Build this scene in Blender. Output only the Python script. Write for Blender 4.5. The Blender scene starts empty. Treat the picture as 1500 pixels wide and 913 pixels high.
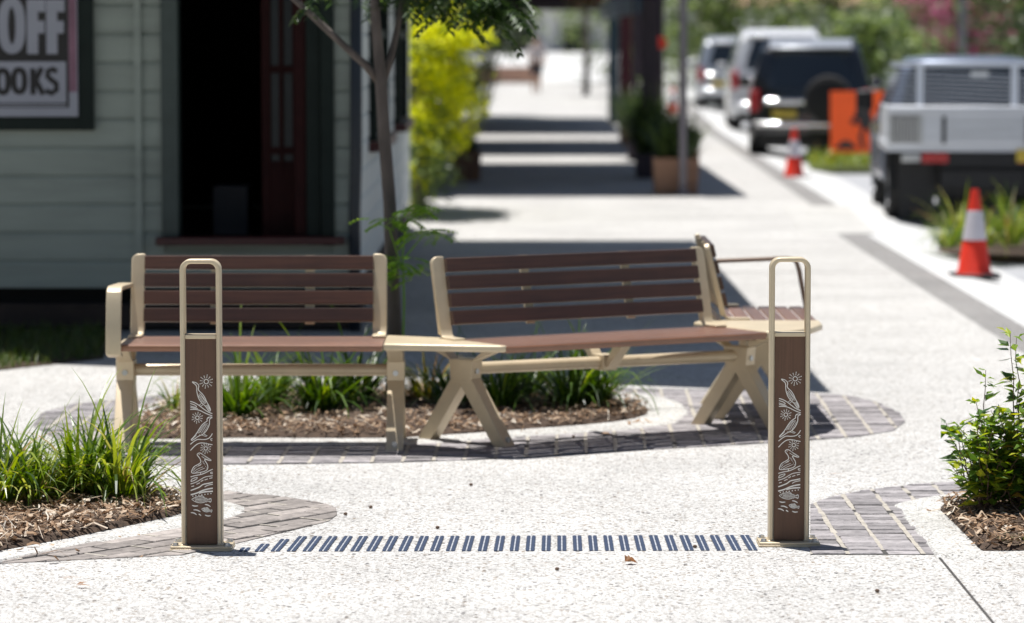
import bpy, bmesh, math, random
from math import sin, cos, pi, radians, atan, atan2, sqrt
from mathutils import Vector, Matrix
V = Vector
S = bpy.context.scene
COL = S.collection
rnd = random.Random(11)
U = rnd.uniform

# ------------------------------------------------------------------ camera geometry
F, CX, CY, EYE, HOR = 5000.0, 750.0, 456.5, 1.71, 55.0
PITCH = atan((CY - HOR) / F)
FW = V((0, cos(PITCH), -sin(PITCH))); UPV = V((0, sin(PITCH), cos(PITCH)))
def ray(px, py): return FW + V((1, 0, 0)) * ((px - CX) / F) + UPV * ((CY - py) / F)
def G(px, py, h=0.0):
    d = ray(px, py); t = (h - EYE) / d.z
    return V((0, 0, EYE)) + d * t
def P(px, py, Y):
    d = ray(px, py); return V((0, 0, EYE)) + d * (Y / d.y)

# ------------------------------------------------------------------ node helpers
def new_mat(name):
    m = bpy.data.materials.new(name); m.use_nodes = True
    nt = m.node_tree; nt.nodes.clear()
    return m, nt
def N(nt, kind, **kw):
    n = nt.nodes.new(kind)
    for k, v in kw.items():
        if k.startswith('i_'):
            key = k[2:]
            n.inputs[int(key) if key.isdigit() else key.replace('_', ' ')].default_value = v
        else: setattr(n, k, v)
    return n
def L(nt, a, b): nt.links.new(a, b)
def c4(c): return (c[0], c[1], c[2], 1.0)
def ramp(nt, stops, interp='LINEAR'):
    r = nt.nodes.new('ShaderNodeValToRGB'); r.color_ramp.interpolation = interp
    el = r.color_ramp.elements
    while len(el) < len(stops): el.new(0.5)
    for e, (p, c) in zip(el, stops): e.position = p; e.color = c4(c)
    return r
def mul(c, k): return tuple(min(1, x * k) for x in c)
def pm(name, col, rough=.5, metal=0., var=.12, scale=6., bump=0., bscale=60., coat=0., spec=.5, stretch=None, island=0.):
    """Principled material with noise-driven variation of colour, and optional bump."""
    m, nt = new_mat(name)
    out = N(nt, 'ShaderNodeOutputMaterial'); b = N(nt, 'ShaderNodeBsdfPrincipled')
    L(nt, b.outputs[0], out.inputs[0])
    b.inputs['Roughness'].default_value = rough; b.inputs['Metallic'].default_value = metal
    b.inputs['Coat Weight'].default_value = coat; b.inputs['Specular IOR Level'].default_value = spec
    tc = N(nt, 'ShaderNodeTexCoord'); vec = tc.outputs['Object']
    if stretch:
        mp = N(nt, 'ShaderNodeMapping'); mp.inputs['Scale'].default_value = stretch
        L(nt, vec, mp.inputs['Vector']); vec = mp.outputs[0]
    n = N(nt, 'ShaderNodeTexNoise', i_Scale=scale, i_Detail=5., i_Roughness=.6); L(nt, vec, n.inputs['Vector'])
    r = ramp(nt, [(.3, mul(col, 1 - var)), (.7, mul(col, 1 + var))]); L(nt, n.outputs[0], r.inputs[0])
    cout = r.outputs[0]
    if island:
        g = N(nt, 'ShaderNodeNewGeometry'); mr = N(nt, 'ShaderNodeMapRange')
        mr.inputs['To Min'].default_value = 1 - island; mr.inputs['To Max'].default_value = 1 + island
        L(nt, g.outputs['Random Per Island'], mr.inputs[0])
        mx = N(nt, 'ShaderNodeMix', data_type='RGBA', blend_type='MULTIPLY'); mx.inputs[0].default_value = 1
        L(nt, cout, mx.inputs[6]); L(nt, mr.outputs[0], mx.inputs[7]); cout = mx.outputs[2]
    L(nt, cout, b.inputs['Base Color'])
    if bump:
        n2 = N(nt, 'ShaderNodeTexNoise', i_Scale=bscale, i_Detail=4.); L(nt, vec, n2.inputs['Vector'])
        bp = N(nt, 'ShaderNodeBump'); bp.inputs['Strength'].default_value = bump; bp.inputs['Distance'].default_value = .01
        L(nt, n2.outputs[0], bp.inputs['Height']); L(nt, bp.outputs[0], b.inputs['Normal'])
    return m
def leafm(name, stops, trans=.35, rough=.45):
    """Leaf material: colour drawn per leaf, with light passing through."""
    m, nt = new_mat(name)
    out = N(nt, 'ShaderNodeOutputMaterial'); b = N(nt, 'ShaderNodeBsdfPrincipled'); t = N(nt, 'ShaderNodeBsdfTranslucent')
    b.inputs['Roughness'].default_value = rough
    g = N(nt, 'ShaderNodeNewGeometry'); r = ramp(nt, stops); L(nt, g.outputs['Random Per Island'], r.inputs[0])
    L(nt, r.outputs[0], b.inputs['Base Color'])
    hs = N(nt, 'ShaderNodeHueSaturation'); hs.inputs['Hue'].default_value = .485; hs.inputs['Saturation'].default_value = 1.15; hs.inputs['Value'].default_value = 1.5
    L(nt, r.outputs[0], hs.inputs['Color']); L(nt, hs.outputs[0], t.inputs['Color'])
    mx = N(nt, 'ShaderNodeMixShader'); mx.inputs[0].default_value = trans
    L(nt, b.outputs[0], mx.inputs[1]); L(nt, t.outputs[0], mx.inputs[2]); L(nt, mx.outputs[0], out.inputs[0])
    return m

def aggregate_mat(name, light, mid, specks, big=55., fine=150., dark=.5):
    m, nt = new_mat(name)
    out = N(nt, 'ShaderNodeOutputMaterial'); b = N(nt, 'ShaderNodeBsdfPrincipled'); L(nt, b.outputs[0], out.inputs[0])
    b.inputs['Roughness'].default_value = .75; b.inputs['Specular IOR Level'].default_value = .25
    tc = N(nt, 'ShaderNodeTexCoord'); vec = tc.outputs['Object']
    # small stones, each its own colour
    v1 = N(nt, 'ShaderNodeTexVoronoi', i_Scale=fine); L(nt, vec, v1.inputs['Vector'])
    sp = N(nt, 'ShaderNodeSeparateColor'); L(nt, v1.outputs['Color'], sp.inputs[0])
    r1 = ramp(nt, [(0, mul(mid, .42)), (.16, mul(mid, .9)), (.4, light), (.9, mul(light, 1.1))]); L(nt, sp.outputs[0], r1.inputs[0])
    # sparse larger stones
    v2 = N(nt, 'ShaderNodeTexVoronoi', i_Scale=big); L(nt, vec, v2.inputs['Vector'])
    s2 = N(nt, 'ShaderNodeSeparateColor'); L(nt, v2.outputs['Color'], s2.inputs[0])
    sel = N(nt, 'ShaderNodeMath', operation='LESS_THAN'); sel.inputs[1].default_value = dark * .3
    L(nt, s2.outputs[0], sel.inputs[0])
    near = N(nt, 'ShaderNodeMath', operation='LESS_THAN'); near.inputs[1].default_value = .42
    L(nt, v2.outputs['Distance'], near.inputs[0])
    both = N(nt, 'ShaderNodeMath', operation='MULTIPLY'); L(nt, sel.outputs[0], both.inputs[0]); L(nt, near.outputs[0], both.inputs[1])
    rc = ramp(nt, [(0, specks[0]), (.4, specks[1]), (.8, specks[2])], 'CONSTANT'); L(nt, s2.outputs[1], rc.inputs[0])
    mx = N(nt, 'ShaderNodeMix', data_type='RGBA'); L(nt, both.outputs[0], mx.inputs[0]); L(nt, r1.outputs[0], mx.inputs[6]); L(nt, rc.outputs[0], mx.inputs[7])
    # weathering at two sizes
    n1 = N(nt, 'ShaderNodeTexNoise', i_Scale=.9, i_Detail=6., i_Roughness=.65); L(nt, vec, n1.inputs['Vector'])
    n2 = N(nt, 'ShaderNodeTexNoise', i_Scale=26., i_Detail=3., i_Roughness=.7); L(nt, vec, n2.inputs['Vector'])
    ad = N(nt, 'ShaderNodeMath', operation='ADD'); L(nt, n1.outputs[0], ad.inputs[0]); L(nt, n2.outputs[0], ad.inputs[1])
    mr = N(nt, 'ShaderNodeMapRange'); mr.inputs['From Min'].default_value = .65; mr.inputs['From Max'].default_value = 1.3
    mr.inputs['To Min'].default_value = .70; mr.inputs['To Max'].default_value = 1.12; L(nt, ad.outputs[0], mr.inputs[0])
    m2 = N(nt, 'ShaderNodeMix', data_type='RGBA', blend_type='MULTIPLY'); m2.inputs[0].default_value = 1
    L(nt, mx.outputs[2], m2.inputs[6]); L(nt, mr.outputs[0], m2.inputs[7]); L(nt, m2.outputs[2], b.inputs['Base Color'])
    bp = N(nt, 'ShaderNodeBump'); bp.inputs['Strength'].default_value = .5; bp.inputs['Distance'].default_value = .003
    L(nt, v1.outputs['Distance'], bp.inputs['Height']); L(nt, bp.outputs[0], b.inputs['Normal'])
    return m

def wood_mat(name, col, axis_stretch, rough=.42, var=.3, sheen=0.):
    """Brown timber-look slat: fine grain running along one axis."""
    m, nt = new_mat(name)
    out = N(nt, 'ShaderNodeOutputMaterial'); b = N(nt, 'ShaderNodeBsdfPrincipled'); L(nt, b.outputs[0], out.inputs[0])
    b.inputs['Roughness'].default_value = rough
    b.inputs['Sheen Weight'].default_value = sheen; b.inputs['Coat Weight'].default_value = .3 if sheen else 0.; b.inputs['Coat Roughness'].default_value = .2; b.inputs['Sheen Roughness'].default_value = .35; b.inputs['Sheen Tint'].default_value = (.9, .8, .8, 1)
    tc = N(nt, 'ShaderNodeTexCoord'); mp = N(nt, 'ShaderNodeMapping'); mp.inputs['Scale'].default_value = axis_stretch
    L(nt, tc.outputs['Object'], mp.inputs['Vector'])
    g = N(nt, 'ShaderNodeNewGeometry')
    n = N(nt, 'ShaderNodeTexNoise', noise_dimensions='4D', i_Scale=1., i_Detail=6., i_Roughness=.65, i_Distortion=.6)
    L(nt, mp.outputs[0], n.inputs['Vector'])
    mw = N(nt, 'ShaderNodeMath', operation='MULTIPLY'); mw.inputs[1].default_value = 37.; L(nt, g.outputs['Random Per Island'], mw.inputs[0])
    L(nt, mw.outputs[0], n.inputs['W'])
    r = ramp(nt, [(.25, mul(col, 1 - var)), (.5, col), (.75, mul(col, 1 + var))]); L(nt, n.outputs[0], r.inputs[0])
    ob = N(nt, 'ShaderNodeObjectInfo'); mr = N(nt, 'ShaderNodeMapRange'); mr.inputs['To Min'].default_value = .8; mr.inputs['To Max'].default_value = 1.25; L(nt, ob.outputs['Random'], mr.inputs[0])
    wn = N(nt, 'ShaderNodeTexNoise', i_Scale=3.5, i_Detail=6., i_Roughness=.7); L(nt, tc.outputs['Object'], wn.inputs['Vector'])
    m3 = N(nt, 'ShaderNodeMapRange'); m3.inputs['From Min'].default_value = .3; m3.inputs['From Max'].default_value = .7; m3.inputs['To Min'].default_value = .85; m3.inputs['To Max'].default_value = 1.15; L(nt, wn.outputs[0], m3.inputs[0])
    mm = N(nt, 'ShaderNodeMath', operation='MULTIPLY'); L(nt, mr.outputs[0], mm.inputs[0]); L(nt, m3.outputs[0], mm.inputs[1])
    mx = N(nt, 'ShaderNodeMix', data_type='RGBA', blend_type='MULTIPLY'); mx.inputs[0].default_value = 1; L(nt, r.outputs[0], mx.inputs[6]); L(nt, mm.outputs[0], mx.inputs[7])
    L(nt, mx.outputs[2], b.inputs['Base Color'])
    bp = N(nt, 'ShaderNodeBump'); bp.inputs['Strength'].default_value = .15; bp.inputs['Distance'].default_value = .002
    L(nt, n.outputs[0], bp.inputs['Height']); L(nt, bp.outputs[0], b.inputs['Normal'])
    return m

def glass_mat(name, col=(.02, .025, .03), rough=.06):
    return pm(name, col, rough, 0, .05, 2., spec=.8)

M = {}
M['path'] = aggregate_mat('exposed_aggregate', (.565, .555, .535), (.40, .375, .345), [(.12, .115, .115), (.27, .22, .17), (.30, .285, .27)])
M['edge'] = aggregate_mat('edge_concrete', (.57, .56, .535), (.43, .415, .385), [(.2, .19, .18), (.36, .26, .17), (.38, .37, .35)], 70, 170, .3)
M['band'] = aggregate_mat('grey_aggregate_band', (.30, .29, .28), (.22, .21, .20), [(.1, .1, .1), (.22, .17, .14), (.4, .39, .37)])
M['gutter'] = pm('pale_concrete', (.55, .55, .54), .8, 0, .1, 3., .2, 90)
M['road'] = pm('sun_bleached_asphalt', (.36, .365, .38), .85, 0, .1, 4., .3, 120)
M['ground'] = pm('dry_grass_ground', (.12, .14, .05), .95, 0, .3, .8)
M['joint'] = pm('joint_filler', (.06, .056, .052), .9, 0, .3, 20.)
M['sand'] = pm('jointing_sand', (.42, .385, .33), .95, 0, .25, 30., .3, 200)
M['paver'] = pm('clay_paver', (.285, .265, .268), .85, 0, .32, 22., .8, 70, island=.34)
M['paver_warm'] = pm('worn_clay_paver', (.32, .285, .262), .85, 0, .32, 22., .8, 70, island=.32)
M['soil'] = pm('dark_soil', (.07, .045, .03), .95, 0, .4, 30., .6, 80)
m_ = leafm('bark_chip', [(0, (.10, .06, .035)), (.3, (.26, .155, .085)), (.6, (.38, .25, .15)), (.82, (.56, .44, .32)), (1, (.72, .65, .55))], .05, .8); M['chip'] = m_
M['cream'] = pm('champagne_powder_coat', (.66, .545, .375), .36, .2, .1, 5., .06, 500)
M['bronze'] = pm('bronze_powder_coat', (.23, .165, .12), .4, .2, .1, 8.)  # browner tone than the cream frames, used on one armrest
M['steel'] = pm('galvanised_steel', (.55, .56, .57), .35, .9, .1, 30.)
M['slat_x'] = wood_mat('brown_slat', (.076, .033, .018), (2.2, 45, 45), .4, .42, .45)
M['slat_seat'] = wood_mat('sunlit_seat_slat', (.245, .11, .058), (2.2, 45, 45), .36, .35, .6)  # same slat as the backs, the sun's brightness put into its colour
M['panel'] = wood_mat('brown_panel', (.125, .062, .034), (60, 60, 2.6), .55, .3)
M['etch'] = pm('white_engraving', (.90, .87, .80), .6, 0, .05, 50.)
M['rib'] = pm('blue_grey_steel_rib', (.075, .10, .165), .35, .5, .15, 80.)  # dark blue-grey tone of the row of bars
M['rib_light'] = pm('bare_steel_groove', (.62, .64, .68), .4, .3, .1, 80.)
M['lomandra'] = leafm('strappy_leaf', [(0, (.035, .075, .012)), (.3, (.085, .16, .018)), (.65, (.21, .30, .03)), (.93, (.46, .50, .11)), (.945, (.46, .36, .16)), (1, (.36, .17, .06))], .35, .35)
M['lomandra_d'] = leafm('deep_green_strappy_leaf', [(0, (.03, .065, .012)), (.4, (.06, .125, .016)), (.8, (.12, .22, .026)), (1, (.26, .34, .05))], .35, .35)  # darker leaf copy, the shade under the benches put into its colour
M['lomandra_y'] = leafm('yellowing_strappy_leaf', [(0, (.06, .09, .012)), (.4, (.18, .20, .02)), (.75, (.42, .33, .03)), (1, (.40, .18, .04))], .35, .4)
M['lawn'] = leafm('lawn_blade', [(0, (.03, .06, .012)), (.6, (.07, .13, .02)), (1, (.16, .18, .05))], .3, .5)
M['shrub'] = leafm('glossy_shrub_leaf', [(0, (.04, .085, .022)), (.3, (.085, .17, .026)), (.6, (.19, .30, .035)), (.84, (.38, .46, .05)), (.97, (.46, .46, .05)), (1, (.42, .18, .07))], .35, .3)
M['shrub_red'] = leafm('young_red_leaf', [(0, (.30, .10, .06)), (1, (.45, .24, .10))], .3, .4)
M['twig'] = pm('twig_bark', (.14, .09, .06), .85, 0, .3, 40.)
M['bark'] = pm('grey_bark', (.115, .095, .085), .9, 0, .35, 18., .8, 60, stretch=(1, 1, .25))
M['tree_leaf'] = leafm('young_tree_leaf', [(0, (.018, .04, .014)), (.6, (.04, .085, .02)), (1, (.09, .16, .03))], .3, .4)
M['sucker'] = leafm('fresh_shoot_leaf', [(0, (.12, .26, .03)), (.6, (.22, .42, .05)), (1, (.36, .55, .09))], .45, .45)
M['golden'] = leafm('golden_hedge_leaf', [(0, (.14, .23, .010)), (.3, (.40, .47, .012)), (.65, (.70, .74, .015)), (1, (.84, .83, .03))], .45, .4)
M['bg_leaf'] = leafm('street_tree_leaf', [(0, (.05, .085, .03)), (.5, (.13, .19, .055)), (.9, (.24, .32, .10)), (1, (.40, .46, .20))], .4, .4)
M['bg_dark'] = leafm('dense_tree_leaf', [(0, (.025, .05, .018)), (.6, (.07, .12, .03)), (1, (.15, .21, .055))], .35, .4)
M['pink'] = leafm('pink_blossom', [(0, (.40, .09, .17)), (.6, (.62, .18, .30)), (1, (.75, .35, .45))], .3, .6)
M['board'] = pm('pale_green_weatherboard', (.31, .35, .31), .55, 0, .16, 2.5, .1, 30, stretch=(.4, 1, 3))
M['board_side'] = pm('white_green_weatherboard', (.64, .67, .66), .55, 0, .08, 2.5, .1, 30)  # side wall boards lightened, light bounced off the ground put into the colour
M['green'] = pm('dark_green_paint', (.013, .021, .018), .6, 0, .15, 8., spec=.2)
M['green2'] = pm('grey_green_paint', (.05, .07, .064), .5, 0, .15, 8.)
M['maroon'] = pm('maroon_paint', (.065, .011, .012), .4, 0, .2, 8.)
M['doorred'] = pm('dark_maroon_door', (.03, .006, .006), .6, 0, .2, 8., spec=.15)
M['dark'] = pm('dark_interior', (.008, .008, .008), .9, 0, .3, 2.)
M['box'] = pm('grey_carton', (.11, .11, .125), .8, 0, .1, 3.)
M['brick'] = pm('dark_brick_plinth', (.05, .034, .027), .9, 0, .35, 5., .5, 20)
M['black'] = pm('black_plastic', (.012, .012, .013), .55, 0, .2, 10.)
M['downpipe'] = pm('dark_blue_pipe', (.018, .024, .035), .4, 0, .1, 10.)
M['white'] = pm('white_paint', (.78, .78, .76), .5, 0, .05, 4.)
M['poster_white'] = pm('poster_pale', (.36, .37, .43), .6, 0, .05, 6.)
M['poster_black'] = pm('poster_black', (.018, .016, .016), .6, 0, .2, 6.)
M['magenta'] = pm('poster_magenta', (.24, .12, .17), .6, 0, .2, 6.)
M['roof'] = pm('awning_sheet', (.32, .33, .34), .5, .2, .1, 3.)
M['glass'] = glass_mat('window_glass')
M['doorglass'] = pm('dim_door_glass', (.03, .036, .045), .25, 0, .2, 3., spec=.25)
M['carglass'] = glass_mat('car_glass', (.022, .028, .036), .08)
M['p_black'] = pm('black_car_paint', (.014, .015, .018), .18, .2, .1, 2., coat=1.)
M['p_white'] = pm('white_car_paint', (.74, .75, .77), .25, 0, .04, 2., coat=.8)
M['p_silver'] = pm('silver_car_paint', (.55, .57, .60), .28, .55, .05, 2., coat=.6)
M['p_blue'] = pm('blue_grey_car_paint', (.16, .21, .32), .4, .4, .06, 2., coat=.3)
M['p_cab'] = pm('grey_pickup_paint', (.17, .20, .27), .26, .4, .06, 2., coat=.5)
M['alloy'] = pm('brushed_alloy', (.68, .70, .74), .42, .2, .08, 3., stretch=(1, 1, 12))
M['tyre'] = pm('tyre_rubber', (.014, .014, .015), .85, 0, .2, 20.)
M['rim'] = pm('wheel_rim', (.40, .41, .43), .35, .8, .1, 20.)
M['tail'] = pm('tail_light_red', (.42, .012, .018), .2, 0, .1, 20., coat=.6)
M['amber'] = pm('amber_lens', (.75, .26, .02), .25, 0, .1, 20.)
M['plate'] = pm('yellow_plate', (.62, .46, .06), .5, 0, .05, 20.)
M['chrome'] = pm('chrome_trim', (.75, .76, .78), .15, 1., .03, 20.)
M['cone'] = pm('orange_cone_plastic', (.78, .038, .016), .5, 0, .08, 8.)
M['cone_w'] = pm('reflective_collar', (.66, .63, .68), .45, 0, .08, 20.)
M['orange'] = pm('orange_sign_sheet', (.86, .10, .008), .55, 0, .05, 6.)
M['yellow'] = pm('yellow_plastic', (.85, .50, .02), .45, 0, .05, 10.)
M['timber'] = pm('brown_timber', (.20, .105, .065), .7, 0, .25, 6., .2, 30, stretch=(1, 1, 8))
M['terra'] = pm('terracotta_box', (.34, .19, .12), .75, 0, .15, 6.)
M['teal'] = pm('teal_post_paint', (.022, .055, .085), .45, 0, .15, 5.)
M['redpost'] = pm('red_post_paint', (.10, .016, .026), .45, 0, .15, 5.)
M['purple'] = pm('dark_plum_paint', (.035, .022, .034), .5, 0, .15, 5.)
M['pole'] = pm('grey_pole', (.21, .19, .21), .45, .3, .1, 5.)
M['skin'] = pm('skin', (.45, .27, .19), .6, 0, .06, 10.)
M['shirt'] = pm('pale_shirt', (.55, .50, .52), .8, 0, .1, 10.)
M['shorts'] = pm('navy_shorts', (.02, .025, .04), .85, 0, .2, 10.)
M['hair'] = pm('brown_hair', (.05, .03, .02), .7, 0, .2, 30.)
M['farwall'] = pm('far_render_wall', (.80, .80, .81), .7, 0, .1, 1.)
M['pinkbrick'] = pm('pink_brick', (.50, .30, .23), .85, 0, .2, 3.)
M['drygrass'] = leafm('fallen_leaf', [(0, (.22, .10, .04)), (1, (.42, .24, .12))], .2, .7)

# ------------------------------------------------------------------ mesh builder
class MB:
    def __init__(s): s.v = []; s.f = []
    def add(s, vs, fs):
        o = len(s.v); s.v += [V(x) for x in vs]; s.f += [tuple(o + i for i in f) for f in fs]; return s
    def box(s, c, size, rz=0., m=None):
        hx, hy, hz = size[0] / 2, size[1] / 2, size[2] / 2
        vs = [V((x, y, z)) for z in (-hz, hz) for (x, y) in ((-hx, -hy), (hx, -hy), (hx, hy), (-hx, hy))]
        R = m if m is not None else Matrix.Rotation(rz, 3, 'Z')
        vs = [R @ v + V(c) for v in vs]
        return s.add(vs, [(3, 2, 1, 0), (4, 5, 6, 7), (0, 1, 5, 4), (1, 2, 6, 5), (2, 3, 7, 6), (3, 0, 4, 7)])
    def bb(s, a, b):
        a, b = V(a), V(b); return s.box((a + b) / 2, [abs(b[i] - a[i]) for i in range(3)])
    def prism(s, poly, o, ax, ay, az, depth):
        """2D polygon in axes (ax, ay) at origin o, extruded by depth along az, centred."""
        o, ax, ay, az = V(o), V(ax), V(ay), V(az); n = len(poly)
        A = [o + ax * p[0] + ay * p[1] - az * depth / 2 for p in poly]
        B = [o + ax * p[0] + ay * p[1] + az * depth / 2 for p in poly]
        return s.add(A + B, [tuple(range(n - 1, -1, -1)), tuple(range(n, 2 * n))] + [(i, (i + 1) % n, n + (i + 1) % n, n + i) for i in range(n)])
    def slab(s, pts, z0, z1):
        n = len(pts); a = sum(pts[i][0] * pts[(i + 1) % n][1] - pts[(i + 1) % n][0] * pts[i][1] for i in range(n))
        if a < 0: pts = pts[::-1]
        return s.add([(p[0], p[1], z0) for p in pts] + [(p[0], p[1], z1) for p in pts],
                     [tuple(range(n - 1, -1, -1)), tuple(range(n, 2 * n))] + [(i, (i + 1) % n, n + (i + 1) % n, n + i) for i in range(n)])
    def sheet(s, pts): return s.add(pts, [tuple(range(len(pts)))])
    def tube(s, pts, rad, n=8, caps=True, sq=None):
        pts = [V(p) for p in pts]; k = len(pts)
        if not hasattr(rad, '__len__'): rad = [rad] * k
        d0 = (pts[1] - pts[0]).normalized(); ref = V((0, 0, 1)) if abs(d0.z) < .9 else V((1, 0, 0))
        rings = []
        for i, p in enumerate(pts):
            d = ((pts[min(i + 1, k - 1)] - pts[i]).normalized() + (pts[i] - pts[max(i - 1, 0)]).normalized()).normalized()
            a = d.cross(ref)
            a = a.normalized() if a.length > 1e-5 else V((1, 0, 0)); b = a.cross(d).normalized(); ref = b
            rings.append([p + (a * cos(2 * pi * j / n) + b * sin(2 * pi * j / n)) * rad[i] for j in range(n)])
        vs = [v for r in rings for v in r]; fs = []
        for i in range(k - 1):
            for j in range(n):
                j2 = (j + 1) % n; fs.append((i * n + j, i * n + j2, (i + 1) * n + j2, (i + 1) * n + j))
        if caps: fs += [tuple(range(n))[::-1], tuple((k - 1) * n + j for j in range(n))]
        return s.add(vs, fs)
    def cyl(s, a, b, r0, r1=None, n=16): return s.tube([a, b], [r0, r0 if r1 is None else r1], n)
    def lathe(s, prof, c=(0, 0, 0), n=20, axis='Z'):
        c = V(c); vs = []; fs = []; k = len(prof)
        for (r, z) in prof:
            for j in range(n):
                a = 2 * pi * j / n
                vs.append(c + (V((r * cos(a), r * sin(a), z)) if axis == 'Z' else V((z, r * cos(a), r * sin(a)))))
        for i in range(k - 1):
            for j in range(n):
                j2 = (j + 1) % n; fs.append((i * n + j, i * n + j2, (i + 1) * n + j2, (i + 1) * n + j))
        return s.add(vs, fs)
    def band(s, pts, wdir, w, t):
        """flat bent bar: path pts, width along wdir, thickness t in the bending plane."""
        pts = [V(p) for p in pts]; wd = V(wdir).normalized(); k = len(pts); vs = []; fs = []
        for i, p in enumerate(pts):
            d = (pts[min(i + 1, k - 1)] - pts[max(i - 1, 0)]).normalized(); nn = wd.cross(d).normalized()
            for (a, b) in ((-1, -1), (1, -1), (1, 1), (-1, 1)): vs.append(p + wd * a * w / 2 + nn * b * t / 2)
        for i in range(k - 1):
            for j in range(4): fs.append((i * 4 + j, i * 4 + (j + 1) % 4, i * 4 + 4 + (j + 1) % 4, i * 4 + 4 + j))
        fs += [(3, 2, 1, 0), tuple((k - 1) * 4 + j for j in range(4))]
        return s.add(vs, fs)
    def blade(s, base, az, ln, up, sag, w, seg=6, twist=0.):
        out = V((cos(az), sin(az), 0)); side = V((-sin(az), cos(az), 0)); vs = []; fs = []
        p = V(base); ang = up; st = ln / seg
        for i in range(seg + 1):
            t = i / seg; ww = w * (1 - t ** 2.2) * (.65 + .35 * min(1, t * 4)) + .0006
            sd = (side * cos(twist * t) + out * sin(twist * t) * .6)
            vs += [p - sd * ww / 2, p + sd * ww / 2]
            ang -= sag / seg * (.4 + 1.3 * t); p = p + (out * cos(ang) + V((0, 0, 1)) * sin(ang)) * st
        fs = [(2 * i, 2 * i + 1, 2 * i + 3, 2 * i + 2) for i in range(seg)]
        return s.add(vs, fs)
    def leaf(s, p, d, up, ln, w, curl=.15):
        p, d, up = V(p), V(d).normalized(), V(up); sd = d.cross(up)
        sd = sd.normalized() if sd.length > 1e-4 else V((1, 0, 0)); nn = sd.cross(d)
        pts = [p, p + d * ln * .4 + sd * w / 2 + nn * curl * w, p + d * ln * .4 - sd * w / 2 + nn * curl * w, p + d * ln - nn * curl * ln * .4, p + d * ln * .45]
        return s.add(pts, [(0, 1, 4), (1, 3, 4), (0, 4, 2), (4, 3, 2)])
    def build(s, name, mat, parent=None, smooth=False, bevel=0., world=False, segs=2, sub=0):
        me = bpy.data.meshes.new(name)
        vs = s.v
        if parent is not None and world:
            im = Matrix.LocRotScale(parent.location, parent.rotation_euler, None).inverted()
            vs = [im @ v for v in vs]
        me.from_pydata([tuple(v) for v in vs], [], s.f); me.validate(); me.update()
        me.materials.append(M[mat] if isinstance(mat, str) else mat)
        o = bpy.data.objects.new(name, me); COL.objects.link(o)
        if parent is not None: o.parent = parent
        if smooth:
            for p in me.polygons: p.use_smooth = True
            if smooth == 'auto': 
                try: me.set_sharp_from_angle(angle=radians(38))
                except Exception: pass
        if bevel:
            b = o.modifiers.new('bevel', 'BEVEL'); b.width = bevel; b.segments = segs; b.limit_method = 'ANGLE'; b.angle_limit = radians(35)
            if not smooth:
                for p in me.polygons: p.use_smooth = True
                try: me.set_sharp_from_angle(angle=radians(38))
                except Exception: pass
        if sub:
            m = o.modifiers.new('sub', 'SUBSURF'); m.levels = m.render_levels = sub
        return o

def tag(o, label=None, cat=None, group=None, kind=None):
    if label: o['label'] = label
    if cat: o['category'] = cat
    if group: o['group'] = group
    if kind: o['kind'] = kind
    return o
def empty(name, loc=(0, 0, 0), rz=0., **kw):
    o = bpy.data.objects.new(name, None); o.empty_display_size = .2; COL.objects.link(o)
    o.location = loc; o.rotation_euler = (0, 0, rz); return tag(o, **kw)
def dup(root, loc=None, rz=None, sc=1., label=None, cat=None):
    def rec(o, par):
        c = o.copy(); COL.objects.link(c)
        if par is not None: c.parent = par
        for ch in [x for x in o.children]: rec(ch, c)
        return c
    r = rec(root, None)
    if loc is not None: r.location = loc
    if rz is not None: r.rotation_euler = (0, 0, rz)
    r.scale = (sc, sc, sc)
    if label: r['label'] = label
    if cat: r['category'] = cat
    return r
def structure(mb, name, mat, **kw): return tag(mb.build(name, mat, **kw), kind='structure')

# ------------------------------------------------------------------ world, sun, camera
SUN_TO = V((-.13, .15, 1.)).normalized()
elev = math.asin(SUN_TO.z); azim = atan2(SUN_TO.x, SUN_TO.y)
w = bpy.data.worlds.new('World'); S.world = w; w.use_nodes = True
nt = w.node_tree; nt.nodes.clear()
sky = N(nt, 'ShaderNodeTexSky', sky_type='NISHITA'); sky.sun_disc = False; sky.sun_elevation = elev; sky.sun_rotation = azim
sky.air_density = 1.; sky.dust_density = 1.; sky.ozone_density = 1.
bg = N(nt, 'ShaderNodeBackground', i_Strength=.05); wo = N(nt, 'ShaderNodeOutputWorld')
L(nt, sky.outputs[0], bg.inputs[0]); L(nt, bg.outputs[0], wo.inputs[0])
ld = bpy.data.lights.new('sun', 'SUN'); ld.energy = 4.8; ld.angle = radians(.53); ld.color = (1, .975, .94)
lo = bpy.data.objects.new('sun', ld); COL.objects.link(lo); lo.location = (0, 10, 30)
lo.rotation_euler = (-SUN_TO).to_track_quat('-Z', 'Y').to_euler()
cd = bpy.data.cameras.new('camera'); cam = bpy.data.objects.new('camera', cd); COL.objects.link(cam)
cam.location = (0, 0, EYE); cam.rotation_euler = (pi / 2 - PITCH, 0, 0)
cd.sensor_width = 36; cd.lens = F / 1500 * 36; cd.clip_end = 3000; cd.clip_start = .1
cd.dof.use_dof = True; cd.dof.focus_distance = 11.5; cd.dof.aperture_fstop = 2.8
S.camera = cam
S.view_settings.view_transform = 'Standard'; S.view_settings.look = 'None'; S.view_settings.gamma = 1; S.view_settings.exposure = .38
S.render.engine = 'CYCLES'
S.cycles.use_denoising = True
try: S.cycles.denoiser = 'OPENIMAGEDENOISE'
except Exception: pass
S.cycles.max_bounces = 8; S.cycles.diffuse_bounces = 5; S.cycles.sample_clamp_indirect = 6; S.cycles.caustics_reflective = False; S.cycles.caustics_refractive = False

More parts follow.
